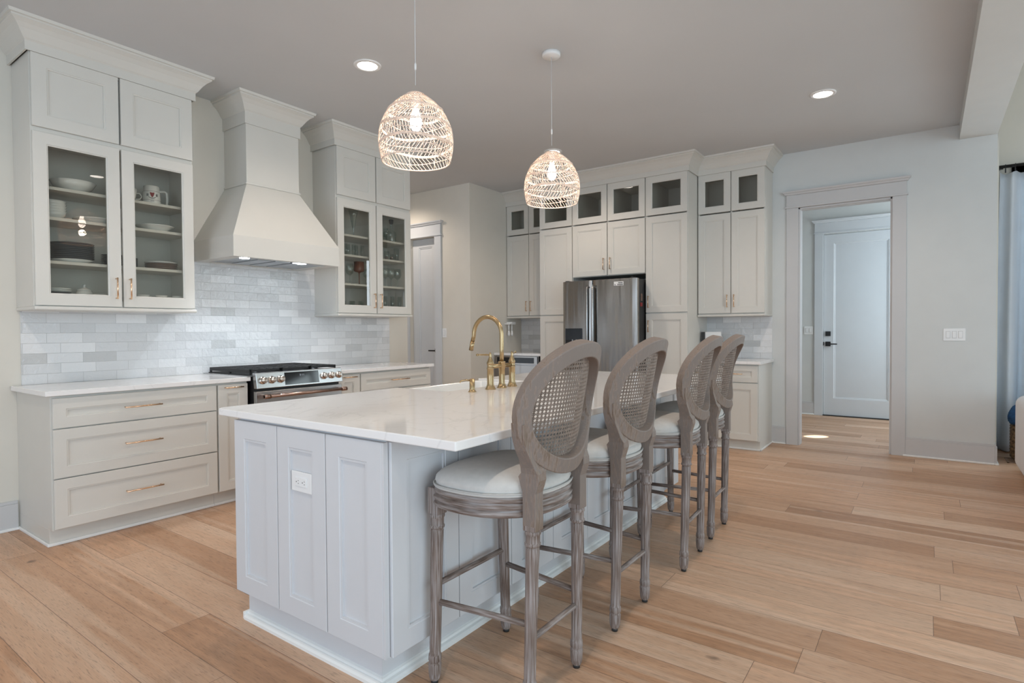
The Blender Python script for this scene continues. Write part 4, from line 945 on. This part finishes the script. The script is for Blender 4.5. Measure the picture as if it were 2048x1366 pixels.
lathe_thing('dark_tumbler', [(.03, 0), (.033, .07), (.030, .07), (.027, .006), (.001, .005)], (1.742, 4.52, S3+.0005), 'navy', 'dark tumbler beside the brown plate stack', 'tumbler')
# glassware cabinet
def tumbler(x, y, z, r_, h, label, group): return lathe_thing('glass_tumbler', [(r_*.85, 0), (r_, h), (r_-.0018, h), (r_*.83-.0018, .006), (.001, .005)], (x, y, z+.0005), 'ware', label, 'glass', group, 18)
def wine(x, y, z, s_, label, group, mat='ware', prof=None, name='wine_glass'):
    prof = prof or [(.034, 0), (.034, .002), (.006, .006), (.0035, .012), (.0035, .075), (.010, .082), (.030, .10), (.038, .13), (.036, .165), (.031, .188), (.0298, .188), (.0345, .165), (.0365, .13), (.028, .101), (.001, .086)]
    return lathe_thing(name, [(a*s_, c*s_) for a, c in prof], (x, y, z+.0005), mat, label, 'glass', group, 22)
wine(3.650, 4.50, S1, 1.0, 'clear tall V-shaped flute vase on the top shelf', None, prof=[(.03, 0), (.03, .003), (.005, .01), (.005, .05), (.012, .09), (.035, .21), (.052, .265), (.050, .265), (.033, .21), (.010, .092), (.001, .085)], name='flared_vase')
for k, x in enumerate((3.555, 3.605, 3.655, 3.705, 3.755)): tumbler(x, 4.50+.03*(k % 2), S2, .021, .118, 'slender clear glass in the second-shelf row beside the mixed bar glasses', 'slender clear glasses')
wine(3.600, 4.50, S3, 1.05, 'clear balloon wine glass beside the amber goblet, by the hood', 'wine glasses'); wine(3.800, 4.50, S3, .88, 'smaller clear wine glass beside the amber goblet, by the cabinet middle', 'wine glasses')
wine(3.698, 4.48, S3, 1.0, 'amber brown square-bowled goblet on a dark stem', None, 'amber', [(.034, 0), (.034, .002), (.006, .006), (.0045, .012), (.0045, .105), (.012, .118), (.046, .128), (.050, .138), (.050, .222), (.047, .222), (.046, .14), (.001, .13)], 'amber_goblet')
for k, x in enumerate((3.49, 3.545, 3.60, 3.655, 3.71, 3.765)): tumbler(x, 4.48+.05*(k % 2), S0, .024, .082, 'low clear tumbler on the bottom shelf nearer the hood', 'low clear tumblers')
r = thing('decanter', (4.135, 4.50, S1+.0005), 'clear decanter with a black stopper on the top shelf', 'decanter')
MB().lathe([(.048, .004), (.05, .01), (.05, .10), (.045, .115), (.016, .14), (.013, .19), (.018, .20), (.016, .20), (.011, .19), (.013, .14), (.043, .11), (.047, .10), (.047, .012), (.001, .01)], (0, 0, 0), 28).build('bottle', 'ware', r)
MB().lathe([(.013, .195), (.020, .203), (.024, .235), (.022, .24), (.001, .24)], (0, 0, 0), 20).build('stopper', 'slot', r)
MB().lathe([(.05, 0), (.05, .012), (.001, .012)], (0, 0, 0), 28).build('base', 'slot', r)
wine(4.060, 4.50, S1, .85, 'clear stemmed glass beside the black-stoppered decanter', None, prof=[(.034, 0), (.034, .002), (.006, .006), (.0045, .012), (.01, .06), (.028, .07), (.032, .17), (.030, .17), (.026, .072), (.001, .064)], name='stemmed_glass')
lathe_thing('black_coaster', [(.03, 0), (.03, .008), (.001, .008)], (4.055, 4.43, S1+.0005), 'slot', 'small black coaster before the stemmed glass', 'coaster')
for k, (x, h) in enumerate(((4.07, .10), (4.14, .075), (4.205, .14))):
    tumbler(x, 4.50, S2, .027, h, ['clear short glass with dark contents, on the second shelf', 'clearest squat glass in the middle of the second shelf', 'tall clear highball beside the squat second-shelf glasses'][k], 'mixed bar glasses')
for x in (4.066, 4.138): lathe_thing('cork_stopper', [(.015, 0), (.018, .03), (.012, .04), (.001, .04)], (x, 4.50, S2+.0065), 'brownp', 'dark stopper resting inside a squat bar glass', 'stopper', 'dark stoppers in the bar glasses')
for k, x in enumerate((4.04, 4.12, 4.205)): wine(x, 4.49, S3, 1.03, ['balloon wine glass of the far trio, beside the door stile', 'middle balloon wine glass of the far trio', 'balloon wine glass of the far trio, by the hallway'][k], 'far balloon wine glasses')
for k, x in enumerate((4.03, 4.08, 4.13, 4.18, 4.23)): tumbler(x-.01, 4.48+.05*(k % 2), S0, .022, .145, 'tall clear highball on the bottom shelf by the hallway', 'tall highballs')

# ---- things on the side counters
r = thing('boxed_sign', (6.53, 1.935, .9145), 'white block sign with thin black script and a black side, on the short counter', 'sign')
MB().box(-.02, .02, -.085, .085, 0, .298).build('sign_face', 'white', r, .001)
MB().box(-.035, .0205, .085, .125, 0, .298).build('black_side', 'slot', r)
mb = MB().tube([(-.021, .06, .175), (-.021, .072, .18), (-.021, .066, .2), (-.021, .05, .19), (-.021, .055, .165), (-.021, .03, .16)], .004, 6)
mb.tube([(-.021, .02-.02*k, .245+.006*math.sin(k*2.4)) for k in range(6)], .0018, 5); mb.build('script', 'slot', r)
r = thing('wall_holder', (6.42, 4.699, 1.16), 'small white wall-mounted holder with two hanging cups under the corner cabinet', 'holder')
MB().box(-.06, .08, -.09, 0, .165, .178).box(-.01, .08, -.09, 0, .178, .20).build('bracket', 'white', r, .003)
for dx in (-.04, .03):
    MB().tube([(dx, -.06, .165), (dx, -.06, .08)], .008, 10).lathe([(.014, .0), (.018, .03), (.010, .07), (.001, .075)], (dx, -.06, .01), 14).build('hanging_cup', 'white', r)

# ================================================================== LIVING ROOM EDGE
r = thing('curtain_rod', (7.56, -.52, 2.84), 'black curtain rod along the living room window wall', 'curtain rod')
MB().tube([(0, 0, 0), (0, -2.7, 0)], .016, 12).build('rod', 'black', r)
MB().tube([(0, -.06, 0), (.10, -.06, 0)], .01, 8).lathe([(.03, 0), (.03, .01)], (.09, -.06, -.005), 12).build('rod_bracket', 'black', r)
for k in range(9):
    y = -.10-.075*k
    c_ = MB().tube([(.022*math.cos(a), y, -.003+.022*math.sin(a)) for a in [2*PI*i/14 for i in range(14)]], .003, 6, closed=True); c_.box(-.004, .004, y-.005, y+.005, -.062, -.025); c_.build('curtain_ring', 'black', r)
def make_curtain(y0, y1, label):
    nu, nv = 150, 26; V = []
    for j in range(nv+1):
        v = j/nv; z = 2.782-(2.782-.01)*v
        for i in range(nu+1):
            u = i/nu; ya = y0+(y1-y0)*u
            spread = .92+.10*v; yy = y0+(y1-y0)*(u*spread)+.035*(1-v)*-1
            ph = u*2*PI*9; amp = .036+.022*v
            V.append((7.545+amp*math.sin(ph)+.010*math.sin(ph*2.3+v*3)*v, yy+.012*math.sin(ph*.5+v*2)*v, z-(.02*abs(math.sin(ph*.5)) if j == 0 else 0)))
    F = [(j*(nu+1)+i, j*(nu+1)+i+1, (j+1)*(nu+1)+i+1, (j+1)*(nu+1)+i) for j in range(nv) for i in range(nu)]
    o = MB().add([(x-7.545, y-y0, z) for x, y, z in V], F, True).build('curtain', 'curtain'); o.location = (7.545, y0, 0)
    md = o.modifiers.new('thickness', 'SOLIDIFY'); md.thickness = .003
    return tag(o, label, 'curtain')
make_curtain(-.545, -1.75, 'white floor-length linen curtain hanging from the black rod')
r = thing('seagrass_basket', (7.18, -.80, 0), 'round brown woven basket before the curtain', 'basket')
prof = [(.13, .0), (.15, .01)]+[(.16+.0075*math.sin(k*PI)+(.004 if k % 2 else 0), .02+k*.014) for k in range(22)]+[(.155, .33), (.145, .05), (.001, .03)]
MB().lathe(prof, (0, 0, 0), 40).build('basket_body', 'basket', r)
mb = MB(); rr = []
random.seed(3)
for j in range(13):
    t_ = j/12; z = .345+.17*math.sin(t_*PI/2); q = .185*math.cos(t_*PI/2)**.7 if t_ < 1 else .005
    rr.append([((q*(1+.09*math.sin(3*a+j*.6)+.05*math.sin(7*a)))*math.cos(a), (q*(1+.09*math.sin(3*a+j*.6)+.05*math.sin(7*a)))*math.sin(a), z+.012*math.sin(5*a+j)) for a in [2*PI*i/40 for i in range(40)]])
o = mb.rings(rr).build('throw_blanket', 'blue'); o.location = (7.18, -.80, .005); tag(o, 'dark blue knitted throw heaped in the woven basket', 'blanket')
r = thing('sofa', (5.75, -1.12, 0), 'white slipcovered sofa seen end-on beside the wall end and curtain', 'sofa')
def soft(x0, x1, y0, y1, z0, z1, rad_, name, und=0):
    mb = MB(); rr = []; n = 6
    for k in range(n+1):
        a = PI/2*k/n; ins = rad_*(1-math.sin(a)); rr.append((ins+und*(1-k/n)*0, z0+rad_*(1-math.cos(a))))
    for k in range(n+1):
        a = PI/2*k/n; rr.append((rad_*(1-math.cos(a)), z1-rad_*(1-math.sin(a))))
    mb.rings([rrect(x0+i_, x1-i_, y0+i_, y1-i_, max(.02, rad_-i_*.5), z) for i_, z in rr]); return mb
soft(-1.3, .90, .20, .50, .02, .66, .075, '').build('back_cushion', 'sofa', r)
soft(-1.3, .88, -.45, .22, .04, .44, .07, '').build('seat_cushion', 'sofa', r)
soft(.62, .895, -.45, .24, .03, .60, .07, '').build('armrest', 'sofa', r)
r = thing('floor_vent', (7.05, -.66, 0), 'brown wooden floor vent at the wall end by the basket', 'vent')
mb = MB().box(-.13, .13, -.06, -.045, 0, .006).box(-.13, .13, .045, .06, 0, .006).box(-.13, -.115, -.06, .06, 0, .006).box(.115, .13, -.06, .06, 0, .006)
for k in range(7): mb.box(-.11, .11, -.040+k*.0125, -.033+k*.0125, 0, .004)
mb.build('vent_frame', 'vent', r)

S.cycles.transparent_max_bounces = 24
S.cycles.max_bounces = 10
